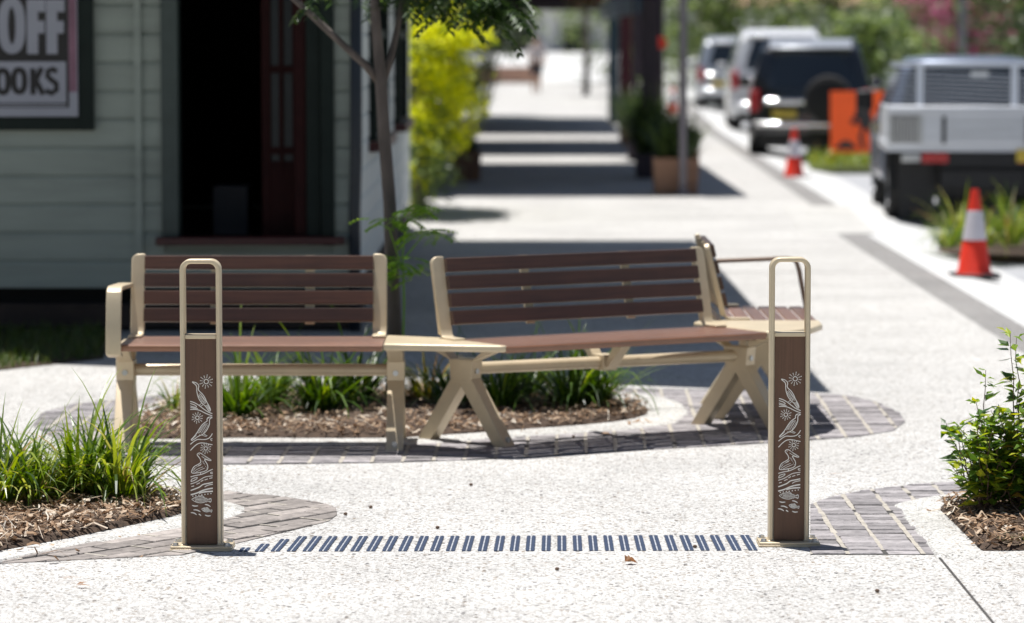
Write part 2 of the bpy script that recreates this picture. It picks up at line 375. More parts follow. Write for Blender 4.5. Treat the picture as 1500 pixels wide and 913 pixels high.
# ------------------------------------------------------------------ ground
KERB = [(2.78, -6), (2.78, 20), (2.83, 29.5), (3.07, 35), (3.55, 63), (4.4, 90), (7.0, 150), (10, 210)]
structure(MB().sheet([(-900, -900, -.3), (900, -900, -.3), (900, 1500, -.3), (-900, 1500, -.3)]), 'ground', 'ground')
structure(MB().sheet([(-30, -6, 0)] + [(x, y, 0) for x, y in KERB] + [(-30, 210, 0)]), 'footpath', 'path')
def along(offa, offb, za, zb, name, mat, lo_=0):
    mb = MB()
    for (a, b) in zip(KERB[lo_:-1], KERB[lo_ + 1:]):
        mb.add([(a[0] + offa, a[1], za), (a[0] + offb, a[1], zb), (b[0] + offb, b[1], zb), (b[0] + offa, b[1], za)], [(0, 1, 2, 3)])
    return structure(mb, name, mat)
along(0, .26, 0, -.001, 'kerb_strip', 'band')
along(.26, .52, -.001, -.02, 'kerb', 'gutter')
along(.52, 1.05, -.02, -.13, 'gutter', 'gutter')
along(1.05, 14., -.13, -.13, 'road', 'road')
# pale crossing slab that interrupts the grey strip
c0, c1 = G(1190, 302), G(1225, 343)
structure(MB().slab([(2.55, c1.y), (3.18, c1.y), (3.42, c0.y), (2.75, c0.y)], -.02, .004), 'crossing_slab', 'edge')
# saw-cut joints
jm = MB(); a, b = G(1375, 816), G(1465, 915)
jm.bb((a.x - .004, 9.0, -.01), (a.x + .004, a.y, .0025)); structure(jm, 'pavement_joint', 'joint')
jm = MB(); jm.bb((.3, 24.9, -.01), (2.78, 24.912, .002)); jm.bb((.3, 32.4, -.01), (2.9, 32.415, .002)); structure(jm, 'pavement_joint', 'band')

# ------------------------------------------------------------------ brick paving
def clip(poly, clipper):
    out = poly
    n = len(clipper); ar = sum(clipper[i][0] * clipper[(i + 1) % n][1] - clipper[(i + 1) % n][0] * clipper[i][1] for i in range(n))
    if ar < 0: clipper = clipper[::-1]
    for i in range(n):
        A, B = clipper[i], clipper[(i + 1) % n]; inp = out; out = []
        def side(p): return (B[0] - A[0]) * (p[1] - A[1]) - (B[1] - A[1]) * (p[0] - A[0])
        for j in range(len(inp)):
            p, q = inp[j], inp[(j + 1) % len(inp)]; sp, sq = side(p), side(q)
            if sp >= 0: out.append(p)
            if (sp >= 0) != (sq >= 0):
                t = sp / (sp - sq); out.append((p[0] + (q[0] - p[0]) * t, p[1] + (q[1] - p[1]) * t))
        if len(out) < 3: return []
    return out
def pave(name, region, rot, bw, bd, gx, gy, mat, stagger=0., seed=1):
    r = random.Random(seed); mb = MB(); cs, sn = cos(rot), sin(rot)
    us = [p[0] * cs + p[1] * sn for p in region]; vs_ = [-p[0] * sn + p[1] * cs for p in region]
    j = 0; v = min(vs_)
    while v < max(vs_):
        u = min(us) - (stagger * bw if j % 2 else 0)
        while u < max(us):
            jx = r.uniform(-.004, .004); jd = r.uniform(-.0035, .0035)
            q = [(u + gx / 2 + jx, v + gy / 2), (u + bw - gx / 2 + jx, v + gy / 2 + jd), (u + bw - gx / 2 + jx, v + bd - gy / 2 + jd), (u + gx / 2 + jx, v + bd - gy / 2)]
            q = [(a * cs - b * sn, a * sn + b * cs) for a, b in q]
            c = clip(q, region)
            if len(c) >= 3:
                cx = sum(p[0] for p in c) / len(c); cy = sum(p[1] for p in c) / len(c); h = .0045 + r.uniform(-.0022, .0022)
                n = len(c); k = .93; tl = [r.uniform(-.001, .001) for _ in c]
                mb.add([(p[0], p[1], -.01) for p in c] + [(p[0], p[1], h - .0022) for p in c] + [(cx + (p[0] - cx) * k, cy + (p[1] - cy) * k, h + t) for p, t in zip(c, tl)],
                       [(i, (i + 1) % n, n + (i + 1) % n, n + i) for i in range(n)] + [(n + i, n + (i + 1) % n, 2 * n + (i + 1) % n, 2 * n + i) for i in range(n)] + [tuple(range(2 * n, 3 * n))])
            u += bw
        v += bd; j += 1
    structure(mb, name, mat)
    cb_ = MB(); u = min(us)
    while gx > .008 and u < max(us) + bw:
        v = min(vs_); wa = gx * .6
        while v < max(vs_):
            wb2 = gx * r.uniform(.42, .85); v2 = v + r.uniform(.03, .09)
            q = [(u - wa, v), (u + wa, v), (u + wb2, v2), (u - wb2, v2)]; wa = wb2; v = v2
            if r.random() < .08: continue
            c = clip([(a * cs - b * sn, a * sn + b * cs) for a, b in q], region)
            if len(c) >= 3: cb_.sheet([(p[0], p[1], .0036) for p in c])
        u += bw
    if cb_.f: structure(cb_, 'joint_sand', 'sand')
    structure(MB().sheet([(p[0], p[1], .0016) for p in (region if sum(region[i][0] * region[(i + 1) % len(region)][1] - region[(i + 1) % len(region)][0] * region[i][1] for i in range(len(region))) > 0 else region[::-1])]), 'paving_bed', 'joint')
def px2(*pts): return [tuple(G(x, y)[:2]) for x, y in pts]
ring = px2((225, 682), (330, 681), (450, 680), (580, 678), (700, 674), (830, 667), (960, 659), (1120, 650), (1250, 641), (1308, 632), (1326, 618), (1318, 606), (1285, 590), (1235, 580), (1150, 574), (700, 566), (300, 574), (110, 592), (60, 606), (48, 624), (100, 655))
pave('paving', ring, radians(-1), .124, .079, .014, .010, 'paver', 0., 3)
rightp = px2((1187, 740), (1215, 729), (1260, 720), (1330, 712), (1410, 706), (1640, 700), (1640, 813), (1187, 813))
pave('paving', rightp, radians(0), .125, .079, .014, .009, 'paver', 0., 5)
leftp = px2((-60, 829), (60, 823.5), (268, 813.5), (345, 797), (430, 777), (482, 764), (494, 755), (492, 745), (470, 737), (420, 729), (330, 721), (215, 714), (100, 712), (-60, 716))
pave('paving', leftp, radians(52), .215, .088, .010, .010, 'paver_warm', .5, 7)

# ------------------------------------------------------------------ garden beds: edging, mulch, chips
def inside(p, poly):
    c = False; n = len(poly)
    for i in range(n):
        a, b = poly[i], poly[(i + 1) % n]
        if (a[1] > p[1]) != (b[1] > p[1]) and p[0] < (b[0] - a[0]) * (p[1] - a[1]) / (b[1] - a[1]) + a[0]: c = not c
    return c
def smooth_poly(pts, it=2):
    for _ in range(it):
        o = []
        for i in range(len(pts)):
            a, b = pts[i], pts[(i + 1) % len(pts)]
            o += [(a[0] * .75 + b[0] * .25, a[1] * .75 + b[1] * .25), (a[0] * .25 + b[0] * .75, a[1] * .25 + b[1] * .75)]
        pts = o
    return pts
def bed(edge, soil, n, seed, big=1., it=2):
    edge = smooth_poly(edge, it); soil = smooth_poly(soil, it)
    ex = sum(p[0] for p in edge) / len(edge); ey = sum(p[1] for p in edge) / len(edge); ne = len(edge); kb = MB()
    def grow(p, d): v = V((p[0] - ex, p[1] - ey)); return (p[0] + v.x / v.length * d, p[1] + v.y / v.length * d)
    kb.add([(*grow(p, .02), .0002) for p in edge] + [(*grow(p, -.015), .0095) for p in edge], [(q, (q + 1) % ne, ne + (q + 1) % ne, ne + q) for q in range(ne)] + [tuple(range(ne, 2 * ne))])
    if sum(edge[q][0] * edge[(q + 1) % ne][1] - edge[(q + 1) % ne][0] * edge[q][1] for q in range(ne)) < 0: kb.f = [f[::-1] for f in kb.f]
    structure(kb, 'garden_kerb', 'edge')
    mb = MB(); r = random.Random(seed)
    cx = sum(p[0] for p in soil) / len(soil); cy = sum(p[1] for p in soil) / len(soil)
    rings = [(1, .0110), (.93, .026), (.75, .035), (.4, .042)]; k = len(soil); vs = []; fs = []
    for (t, z) in rings: vs += [(cx + (p[0] - cx) * t, cy + (p[1] - cy) * t, z + (r.uniform(-.004, .004) if t < 1 else 0)) for p in soil]
    for i in range(len(rings) - 1):
        for j in range(k): fs.append((i * k + j, i * k + (j + 1) % k, i * k + k + (j + 1) % k, i * k + k + j))
    fs.append(tuple((len(rings) - 1) * k + j for j in range(k)))
    mb.add(vs, fs); tag(mb.build('soil', 'soil'), kind='structure')
    ch = MB(); xs = [p[0] for p in soil]; ys = [p[1] for p in soil]; c = 0
    while c < n:
        p = (r.uniform(min(xs), max(xs)), r.uniform(min(ys), max(ys)))
        if not inside(p, soil) and r.random() > .012: continue
        c += 1
        lg = r.random() < .3; ln = (r.uniform(.05, .13) if lg else r.uniform(.012, .055)) * big; wd = (r.uniform(.003, .007) if lg else r.uniform(.005, .02)) * big; a = r.uniform(0, 2 * pi); z = r.uniform(.028, .058) if inside(p, soil) else .018
        d = V((cos(a), sin(a), r.uniform(-.5, .5))); up = V((r.uniform(-.7, .7), r.uniform(-.7, .7), 1))
        d.normalize(); sd = d.cross(up).normalized(); nn = sd.cross(d); p3 = V((p[0], p[1], z)); t = r.uniform(-.25, .25) * ln
        ch.add([p3 - d * ln / 2 - sd * wd / 2, p3 - d * ln / 2 + sd * wd * .4, p3 + nn * t + sd * wd / 2, p3 + nn * t - sd * wd * .45, p3 + d * ln / 2 + sd * wd * .3, p3 + d * ln / 2 - sd * wd * .2],
               [(0, 1, 2, 3), (3, 2, 4, 5)])
    tag(ch.build('mulch', 'chip'), kind='stuff')
bed(px2((-120, 852), (0, 824), (120, 800), (240, 778), (330, 760), (358, 750), (350, 741), (290, 727), (215, 726), (190, 712), (-120, 706)),
    px2((-120, 838), (0, 811), (100, 793), (200, 772), (268, 757), (278, 748), (255, 738), (222, 730), (190, 722), (100, 715), (-120, 712)), 3600, 2)
bed(px2((1372, 818), (1371, 814), (1345, 780), (1318, 748), (1312, 742), (1320, 738), (1350, 732), (1420, 722), (1640, 712), (1680, 818)),
    px2((1442, 812), (1436, 810), (1405, 778), (1380, 754), (1376, 749), (1382, 746), (1400, 742), (1460, 735), (1640, 728), (1660, 808)), 1900, 4, 1., 1)
bed(px2((165, 648), (190, 660), (330, 653), (560, 655), (660, 649), (780, 640), (910, 631), (990, 622), (1010, 605), (985, 585), (900, 574), (560, 570), (280, 578), (190, 600)),
    px2((195, 640), (215, 648), (330, 644), (560, 646), (660, 640), (780, 631), (900, 622), (948, 612), (950, 600), (920, 588), (850, 580), (560, 575), (290, 583), (210, 605)), 5200, 6, .85)

# ------------------------------------------------------------------ bollards
PX0, PX1, PW = 82., 247., .1075         # engraving sheet: zoom coordinates of the drawing
def ep(x, y): return ((x - (PX0 + PX1) / 2) / (PX1 - PX0) * PW, (797 - (520 + y / 3.512)) / 436.)
def engraving(mb):
    def cat(pts, it=2):
        for _ in range(it):
            o = [pts[0]]
            for a, b in zip(pts[:-1], pts[1:]): o += [(a[0] * .75 + b[0] * .25, a[1] * .75 + b[1] * .25), (a[0] * .25 + b[0] * .75, a[1] * .25 + b[1] * .75)]
            pts = o + [pts[-1]]
        return pts
    def stroke(pts, w=4., closed=False, soft=True, taper=False):
        if closed: pts = pts + [pts[0]]
        if soft: pts = cat(pts)
        q = [V(ep(*p)) for p in pts]; k = len(q); hw0 = w / (PX1 - PX0) * PW / 2; vs = []
        for i in range(k):
            d = (q[min(i + 1, k - 1)] - q[max(i - 1, 0)])
            if d.length < 1e-7: d = V((1, 0))
            d.normalize(); nn = V((-d.y, d.x)); t = i / (k - 1)
            hw = hw0 * (1 if not taper else max(.12, sin(pi * min(1, max(0, t))) ** .6))
            for sgn in (1, -1):
                p = q[i] + nn * hw * sgn; vs.append((p.x, 0, p.y))
        mb.add(vs, [(2 * i, 2 * i + 1, 2 * i + 3, 2 * i + 2) for i in range(k - 1)])
    def dot(x, y, r, n=10):
        mb.add([(ep(x + r * cos(2 * pi * i / n), y - r * sin(2 * pi * i / n))[0], 0, ep(x, y - r * sin(2 * pi * i / n))[1]) for i in range(n)], [tuple(range(n))])
    def bloom(x, y, r, n=12):
        stroke([(x + r * .34 * cos(2 * pi * i / 12), y + r * .34 * sin(2 * pi * i / 12)) for i in range(12)], 3.8, True)
        for i in range(n):
            a = 2 * pi * (i + .3) / n; ro = r * (1 if i % 2 else .88)
            stroke([(x + r * .52 * cos(a), y + r * .52 * sin(a)), (x + ro * cos(a), y + ro * sin(a))], 2.6, soft=False)
            dot(x + ro * cos(a), y + ro * sin(a), 2.7, 7)
    bloom(192, 107, 34); bloom(145, 293, 28); bloom(187, 451, 27)
    # first long-necked bird
    stroke([(120, 108), (138, 112), (150, 120), (155, 132), (150, 146), (156, 157), (172, 170), (186, 192), (195, 215), (206, 232), (215, 255), (206, 262), (196, 246), (186, 232), (168, 218), (153, 196), (146, 172), (143, 155), (144, 140), (141, 126), (120, 110)], 4)
    for a, b, c in (((153, 172), (165, 190), (182, 222)), ((158, 167), (172, 188), (190, 220)), ((163, 172), (178, 192), (192, 212)), ((190, 228), (200, 240), (208, 256)), ((196, 226), (204, 238), (212, 254))): stroke([a, b, c], 2.8)
    stroke([(150, 178), (162, 196), (172, 214)], 2.4); dot(146, 119, 2.4)
    for i in range(7): dot(157 + i * 4.2, 180 + i * 6, 1.7, 6); dot(168 + i * 3.2, 184 + i * 5, 1.6, 6)
    stroke([(168, 216), (160, 226), (152, 228)], 2.5); stroke([(176, 222), (170, 231), (160, 234)], 2.5)
    # its branch
    stroke([(109, 209), (128, 214), (150, 226), (175, 246), (200, 264), (222, 272)], 4.2)
    stroke([(109, 220), (128, 225), (142, 234), (140, 240), (126, 238), (109, 232)], 3.6); stroke([(110, 240), (128, 244), (148, 246)], 3.6)
    stroke([(109, 250), (135, 250), (158, 254), (190, 272), (222, 284)], 4.2)
    # second bird
    stroke([(222, 291), (210, 289), (200, 291), (194, 300), (196, 310), (186, 316), (170, 328), (155, 350), (140, 375), (124, 394), (111, 406), (116, 411), (134, 400), (152, 386), (172, 380), (192, 360), (204, 336), (208, 318), (206, 305), (212, 296), (222, 293)], 4)
    for q in (((190, 322), (172, 344), (155, 372)), ((196, 322), (182, 346), (165, 374)), ((200, 330), (190, 350), (176, 370)), ((184, 324), (164, 346), (148, 374)), ((140, 382), (126, 396), (114, 407))): stroke(list(q), 2.2)
    dot(204, 295, 2.2)
    for i in range(7): dot(188 - i * 5, 334 + i * 6, 1.7, 6)
    stroke([(158, 380), (152, 386), (152, 392)], 2.5); stroke([(176, 376), (186, 382), (196, 386)], 3); stroke([(168, 382), (178, 386), (192, 390)], 2.5)
    stroke([(108, 430), (130, 412), (148, 403), (175, 406), (200, 402), (214, 388), (222, 374)], 4.2)
    stroke([(108, 462), (128, 440), (150, 424), (175, 422), (200, 428), (222, 432)], 4.2)
    stroke([(222, 402), (214, 400), (212, 407), (220, 411)], 3.4)
    # pelican
    stroke([(142, 482), (150, 474), (162, 475), (176, 486), (198, 500), (218, 513), (205, 514), (190, 508), (178, 508), (188, 522), (198, 540), (196, 560), (178, 570), (160, 574), (135, 578), (112, 579), (116, 560), (126, 544), (146, 534), (162, 524), (160, 508), (150, 494), (142, 484)], 4)
    for q in (((120, 566), (136, 548), (162, 536)), ((122, 573), (145, 556), (172, 546)), ((134, 574), (158, 562), (182, 552)), ((126, 556), (146, 542), (166, 530)), ((166, 480), (188, 496), (212, 511)), ((166, 492), (182, 503), (205, 511))): stroke(list(q), 2.4)
    dot(153, 482, 2.5)
    for i in range(5): dot(174 + i * 4, 520 + i * 8, 2, 6); dot(168 + i * 3.4, 516 + i * 5, 1.6, 6)
    stroke([(160, 574), (160, 584)], 4, soft=False)
    # roots and water
    stroke([(108, 598), (135, 590), (165, 585), (190, 574), (208, 564), (222, 558)], 4.4)
    stroke([(222, 574), (212, 573), (210, 580), (222, 582)], 3.4)
    stroke([(110, 622), (112, 610), (128, 603), (146, 599), (138, 610), (122, 618), (110, 622)], 3.6)
    stroke([(108, 634), (135, 626), (158, 612), (180, 598), (205, 594), (222, 592)], 4)
    for q in (((138, 636), (156, 628)), ((160, 622), (174, 614)), ((180, 614), (196, 608)), ((204, 606), (220, 602)), ((112, 648), (126, 644))): stroke(list(q), 4, soft=False)
    stroke([(108, 668), (130, 660), (155, 650), (170, 636), (195, 632), (222, 626)], 6); stroke([(180, 650), (196, 640), (222, 636)], 4)
    stroke([(108, 690), (140, 682), (168, 668), (195, 660), (222, 656)], 7); stroke([(150, 682), (180, 674), (222, 672)], 7)
    for i in range(7): dot(119 + i * 15.5, 697 - i * 2.2, 3.2)
    # two fish
    def fish(cx, cy, ln, hh, rot):
        def tr(x, y): return (cx + x * cos(rot) - y * sin(rot), cy + x * sin(rot) + y * cos(rot))
        stroke([tr(*p) for p in ((-ln / 2, 0), (-ln * .3, -hh * .42), (0, -hh / 2), (ln * .24, -hh * .22), (ln * .36, -hh * .1), (ln * .5, -hh * .4), (ln * .5, hh * .4), (ln * .36, hh * .12), (ln * .2, hh * .3), (0, hh / 2), (-ln * .3, hh * .4))], 3, True)
        for i in range(10): stroke([tr(-ln * .32 + i * ln * .064, -hh * .34), tr(-ln * .28 + i * ln * .064, 0), tr(-ln * .32 + i * ln * .064, hh * .34)], 2.6)
        stroke([tr(-ln * .3, 0), tr(ln * .36, 0)], 2); stroke([tr(ln * .38, -2), tr(ln * .48, -hh * .22)], 2, soft=False); stroke([tr(ln * .38, 2), tr(ln * .48, hh * .22)], 2, soft=False)
        stroke([tr(-ln * .1, -hh / 2), tr(0, -hh * .7), tr(ln * .14, -hh * .42)], 2.5); dot(*tr(-ln * .38, -hh * .08), 2.4)
    fish(163, 716, 100, 34, .05); fish(190, 769, 54, 22, .2)
    for q in (((114, 744), (128, 749), (146, 747)), ((180, 740), (196, 742), (210, 752)), ((121, 768), (140, 768), (158, 778)), ((107, 782), (124, 783), (139, 794)), ((148, 789), (154, 792), (161, 798)), ((180, 794), (194, 800), (211, 798))): stroke(list(q), 6, taper=True)
def rrect(w, h0, h1, r, n=6):
    pts = [(-w / 2, h0), (w / 2, h0), (w / 2, h1 - r)]
    pts += [(w / 2 - r + r * cos(pi / 2 * i / n), h1 - r + r * sin(pi / 2 * i / n)) for i in range(1, n + 1)]
    pts += [(-w / 2 + r - r * sin(pi / 2 * i / n), h1 - r + r * cos(pi / 2 * i / n)) for i in range(0, n + 1)]
    return pts
def bollard(loc, label, rz):
    root = empty('bollard', loc, rz, label=label, cat='bollard', group='engraved bollards either side of the path')
    # hoop frame: one rounded strap bent over the top
    W, Ht, t, dep = .1365, .974, .0165, .062
    outer = rrect(W, .016, Ht, .036); inner = rrect(W - 2 * t, .016, Ht - t * .9, .022)
    n = len(outer); mb = MB(); vs = []
    for (pl, yy) in ((outer, -dep / 2), (inner, -dep / 2), (outer, dep / 2), (inner, dep / 2)): vs += [(p[0], yy, p[1]) for p in pl]
    fs = []
    for i in range(1, n):
        j = (i + 1) % n
        fs += [(i, j, n + j, n + i), (3 * n + i, 3 * n + j, 2 * n + j, 2 * n + i), (2 * n + i, 2 * n + j, j, i), (n + i, n + j, 3 * n + j, 3 * n + i)]
    for i in (0, 1): fs.append((i, n + i, 3 * n + i, 2 * n + i) if i == 0 else (n + i, i, 2 * n + i, 3 * n + i))
    mb.add(vs, fs); mb.build('frame', 'cream', root, bevel=.0045, segs=3)
    pw = W - 2 * t
    MB().bb((-pw / 2 + .0002, -dep / 2 + .003, .708), (pw / 2 - .0002, dep / 2 - .003, .722)).build('crossbar', 'cream', root, bevel=.002)
    MB().bb((-pw / 2 + .0012, -dep / 2 + .007, .018), (pw / 2 - .0012, dep / 2 - .007, .7075)).build('panel', 'panel', root)
    em = MB(); engraving(em)
    em.v = [V((v.x, -dep / 2 + .0062, v.z)) for v in em.v]
    pan = [c for c in root.children if c.name.startswith('panel')][0]
    em.build('engraving', 'etch', pan)
    bp = MB(); bp.bb((-.104, -.07, 0), (.104, .07, .0075)); base = bp.build('base_plate', 'cream', root, bevel=.002)
    MB().bb((-.102, -.068, .0076), (.102, .068, .0155)).build('plate_lip', 'cream', base, bevel=.002)
    for sx in (-1, 1):
        for sy in (-1, 1):
            b = MB(); x, y = sx * .086, sy * .046
            b.lathe([(.0, .0155), (.013, .0155), (.013, .018), (.009, .018), (.009, .0255), (.0, .0262)], (x, y, 0), 6); b.build('bolt', 'steel', base)
    return root
bl = G(297, 803.5); br = G(1154.5, 797.5)
bollard((bl.x, bl.y, 0), 'brown and champagne bollard engraved with birds, standing in front of the bench with an armrest', 0)
bollard((br.x, br.y, 0), 'brown and champagne bollard engraved with birds, standing beside the leafy shrub bed', 0)

# ------------------------------------------------------------------ ribbed bars in the paving between the bollards
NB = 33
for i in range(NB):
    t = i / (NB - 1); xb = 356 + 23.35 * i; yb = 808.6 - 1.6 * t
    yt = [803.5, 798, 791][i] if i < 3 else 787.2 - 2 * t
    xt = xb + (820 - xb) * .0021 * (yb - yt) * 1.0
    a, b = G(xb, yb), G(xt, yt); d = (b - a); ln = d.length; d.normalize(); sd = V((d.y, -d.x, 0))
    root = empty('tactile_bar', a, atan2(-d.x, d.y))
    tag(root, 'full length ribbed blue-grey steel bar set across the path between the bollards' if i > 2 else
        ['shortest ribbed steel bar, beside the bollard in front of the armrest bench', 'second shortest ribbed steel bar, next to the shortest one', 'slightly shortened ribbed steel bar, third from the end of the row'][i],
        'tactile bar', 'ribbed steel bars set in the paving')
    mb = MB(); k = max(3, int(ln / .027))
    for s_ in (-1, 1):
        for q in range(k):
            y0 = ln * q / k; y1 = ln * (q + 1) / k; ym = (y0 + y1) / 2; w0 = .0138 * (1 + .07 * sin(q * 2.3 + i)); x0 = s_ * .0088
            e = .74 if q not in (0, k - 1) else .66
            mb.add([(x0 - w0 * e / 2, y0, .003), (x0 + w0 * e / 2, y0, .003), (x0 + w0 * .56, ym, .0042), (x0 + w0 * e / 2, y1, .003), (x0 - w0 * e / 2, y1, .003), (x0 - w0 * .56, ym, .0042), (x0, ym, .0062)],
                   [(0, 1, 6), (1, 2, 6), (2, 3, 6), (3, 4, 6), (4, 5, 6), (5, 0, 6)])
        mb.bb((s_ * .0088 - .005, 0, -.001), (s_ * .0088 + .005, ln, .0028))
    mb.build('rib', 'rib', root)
    MB().bb((-.0026, 0, .0005), (.0026, ln, .0032)).build('groove', 'rib_light', root)

# ------------------------------------------------------------------ benches
def xframe(mb, mid, n, w=.07):
    """crossed-leg end frame; n = horizontal direction from front to rear."""
    o = V((mid[0], mid[1], 0)); n = V((n[0], n[1], 0)).normalized(); z = V((0, 0, 1)); sd = n.cross(z)
    def pr(p, ww): mb.prism(p, o, n, z, sd, ww)
    pr([(-.235, 0), (-.168, 0), (.03, .29), (-.005, .33), (-.04, .30)], w)
    pr([(.168, 0), (.235, 0), (.04, .30), (.005, .33), (-.03, .29)], w - .003)
    pr([(-.052, .262), (.052, .262), (.062, .36), (-.062, .36)], w + .004)
    pr([(-.06, .355), (-.015, .325), (-.13, .417), (-.215, .417)], w - .006)
    pr([(.06, .355), (.015, .325), (.13, .417), (.215, .417)], w - .006)
    pr([(-.235, .4165), (.235, .4165), (.235, .426), (-.235, .426)], w - .002)
def upright_prof():
    return [(.31, .4565), (.41, .4565), (.428, .47), (.508, .785), (.486, .792), (.408, .50), (.39, .474), (.31, .469)]
def bench(name, label, org, ang, Ln, frames, arm_at=None, seat_cut=0., back_from=0., nseat=6, sw=.064, sg=.009, tube=True, arm_mat='cream'):
    root = empty(name, (org[0], org[1], 0), ang, label=label, cat='bench', group='curved run of slatted benches round the garden bed')
    X, Y, Z = V((1, 0, 0)), V((0, 1, 0)), V((0, 0, 1))
    for i in range(nseat):
        y0 = i * (sw + sg); c = seat_cut * (y0 + sw / 2) / .43
        mb = MB(); prof = [(y0 + .004, .4265), (y0 + sw - .004, .4265), (y0 + sw, .432), (y0 + sw, .449), (y0 + sw - .005, .455), (y0 + .005, .455), (y0, .449), (y0, .432)]
        mb.prism(prof, (c + .002 + (Ln - .004 - c) / 2 - 0, 0, 0), Y, Z, X, Ln - .004 - c)
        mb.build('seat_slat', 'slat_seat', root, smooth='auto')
    la = radians(13.5); pl = V((0, sin(la), cos(la))); nn = V((0, cos(la), -sin(la)))
    for i in range(4):
        s0 = .055 + i * .0745; base = V((0, .412, .458)) + pl * s0 + nn * (-.004)
        mb = MB(); h, t = .058, .026
        prof = [(0.003, 0), (h - .003, 0), (h, .004), (h, t - .004), (h - .003, t), (.003, t), (0, t - .004), (0, .004)]
        x0, x1 = back_from + .058, Ln - .056
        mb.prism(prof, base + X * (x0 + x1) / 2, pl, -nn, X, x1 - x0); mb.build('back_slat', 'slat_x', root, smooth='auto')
    for x in (back_from + .03, Ln - .028):
        sg2 = -1 if x < Ln / 2 else 1; o3 = V((x, .412, .458)); r3 = .03; hw3 = .0295; h3 = .348
        pl3 = [(-hw3 * sg2, .02), (hw3 * sg2, .02), (hw3 * sg2, h3 - r3)] + [(sg2 * (hw3 - r3 + r3 * cos(pi / 2 * q / 6)), h3 - r3 + r3 * sin(pi / 2 * q / 6)) for q in range(1, 7)] + [(-hw3 * sg2, h3)]
        um = MB(); um.prism(pl3 if sg2 > 0 else pl3[::-1], o3 + nn * .004, X, pl, nn, .024)
        um.build('back_upright', 'cream', root, bevel=.005, segs=3)
        MB().band([(x, .30, .4605), (x, .385, .4605), (x, .402, .464), (x, .413, .476), (x, .419, .496)], X, .056, .012).build('upright_foot', 'cream', root, bevel=.003)
    for fx in (.33, .7):
        p = V((back_from + (Ln - back_from) * fx, .418, .460)); sp = MB()
        sp.prism([(-.02, .045), (-.02, .34), (.02, .34), (.02, .045)], p + nn * .002, X, pl, nn, .012); sp.build('back_brace', 'cream', root)
    im = Matrix.LocRotScale(root.location, root.rotation_euler, None).inverted()
    for (mid, nd) in frames:
        mb = MB(); xframe(mb, mid, nd); f = mb.build('leg_frame', 'cream', root, world=True, bevel=.004)
        d = V((nd[0], nd[1], 0)).normalized(); b = MB(); p = V((mid[0], mid[1], .03)) - d * .19
        b.cyl(p, p - d * .034, .012, n=10); b.build('bolt', 'steel', f); hb_ = MB(); ph = V((mid[0], mid[1], .31)); hb_.cyl(ph - d * .05, ph - d * .062, .012, n=8); hb_.build('bolt', 'steel', f)
        [ch.data.transform(im) for ch in f.children]
    if tube:
        a = V((*frames[0][0], .318)); b = V((*frames[1][0], .318))
        MB().cyl(a, b, .0255, n=18).build('stretcher', 'cream', root, smooth='auto', world=True)
    if arm_at is not None:
        path = [(arm_at, .46, .668), (arm_at, .10, .682), (arm_at, .055, .68), (arm_at, .032, .665), (arm_at, .02, .63), (arm_at, -.012, .462), (arm_at, -.012, .42), (arm_at, .06, .405)]
        MB().band(path, (1, 0, 0), .062, .018).build('armrest', arm_mat, root, bevel=.004)
    return root
A0 = (-1.61, 13.93)
bA = bench('slatted_bench', 'brown slatted bench with a champagne armrest, facing the camera behind the engraved bollard', A0, 0, 1.08,
           [((-1.622, 14.29), (0, 1)), ((-.487, 14.27), (0, 1))], arm_at=-.022)
aB = radians(31); uB = V((cos(aB), sin(aB))); nB = V((-sin(aB), cos(aB)))
bB = bench('slatted_bench', 'middle slatted bench turned aside, lit warm brown seat, no armrest, on crossed legs', (-.014, 13.85), aB, 1.285,
           [((-.195, 14.33), (-.81, .58)), ((1.0, 14.92), (-.81, .58))], seat_cut=-.17, back_from=-.085)
mid = V((.40, 14.625))
mb = MB(); o = V((mid.x, mid.y, 0)); n3 = V((nB.x, nB.y, 0)); u3 = V((uB.x, uB.y, 0))
for sg_ in (-1, 1): mb.prism([(.02 * sg_, .30), (.06 * sg_, .30), (.20 * sg_, .4255), (.13 * sg_, .4255)][::sg_], o, n3, V((0, 0, 1)), u3, .05)
mb.prism([(-.045, .285), (.045, .285), (.045, .352), (-.045, .352)], o, n3, V((0, 0, 1)), u3, .07)
mb.build('seat_bracket', 'cream', bB, world=True, bevel=.003)
bC = bench('slatted_bench', 'short slatted bench seen end-on, with a thin armrest loop, behind the other bollard', (1.36, 15.12), pi / 2, .82,
           [((1.115, 15.25), (-1, 0)), ((1.115, 15.88), (-1, 0))], arm_at=.785, arm_mat='bronze')
# the two cream corner tables that join the benches
def corner(pts, par):
    mb = MB(); mb.slab(pts, .43, .4585); mb.build('corner_table', 'cream', par, world=True, bevel=.008, segs=3)
corner([(-.528, 13.93), (-.40, 13.91), (-.05, 13.838), (-.022, 13.845), (-.02, 13.86), (-.20, 14.10), (-.30, 14.24), (-.528, 14.35)], bA)
corner([(.80, 15.0), (.86, 14.87), (1.09, 14.52), (1.19, 14.56), (1.30, 14.72), (1.36, 14.90), (1.365, 15.11), (.83, 15.11)], bC)

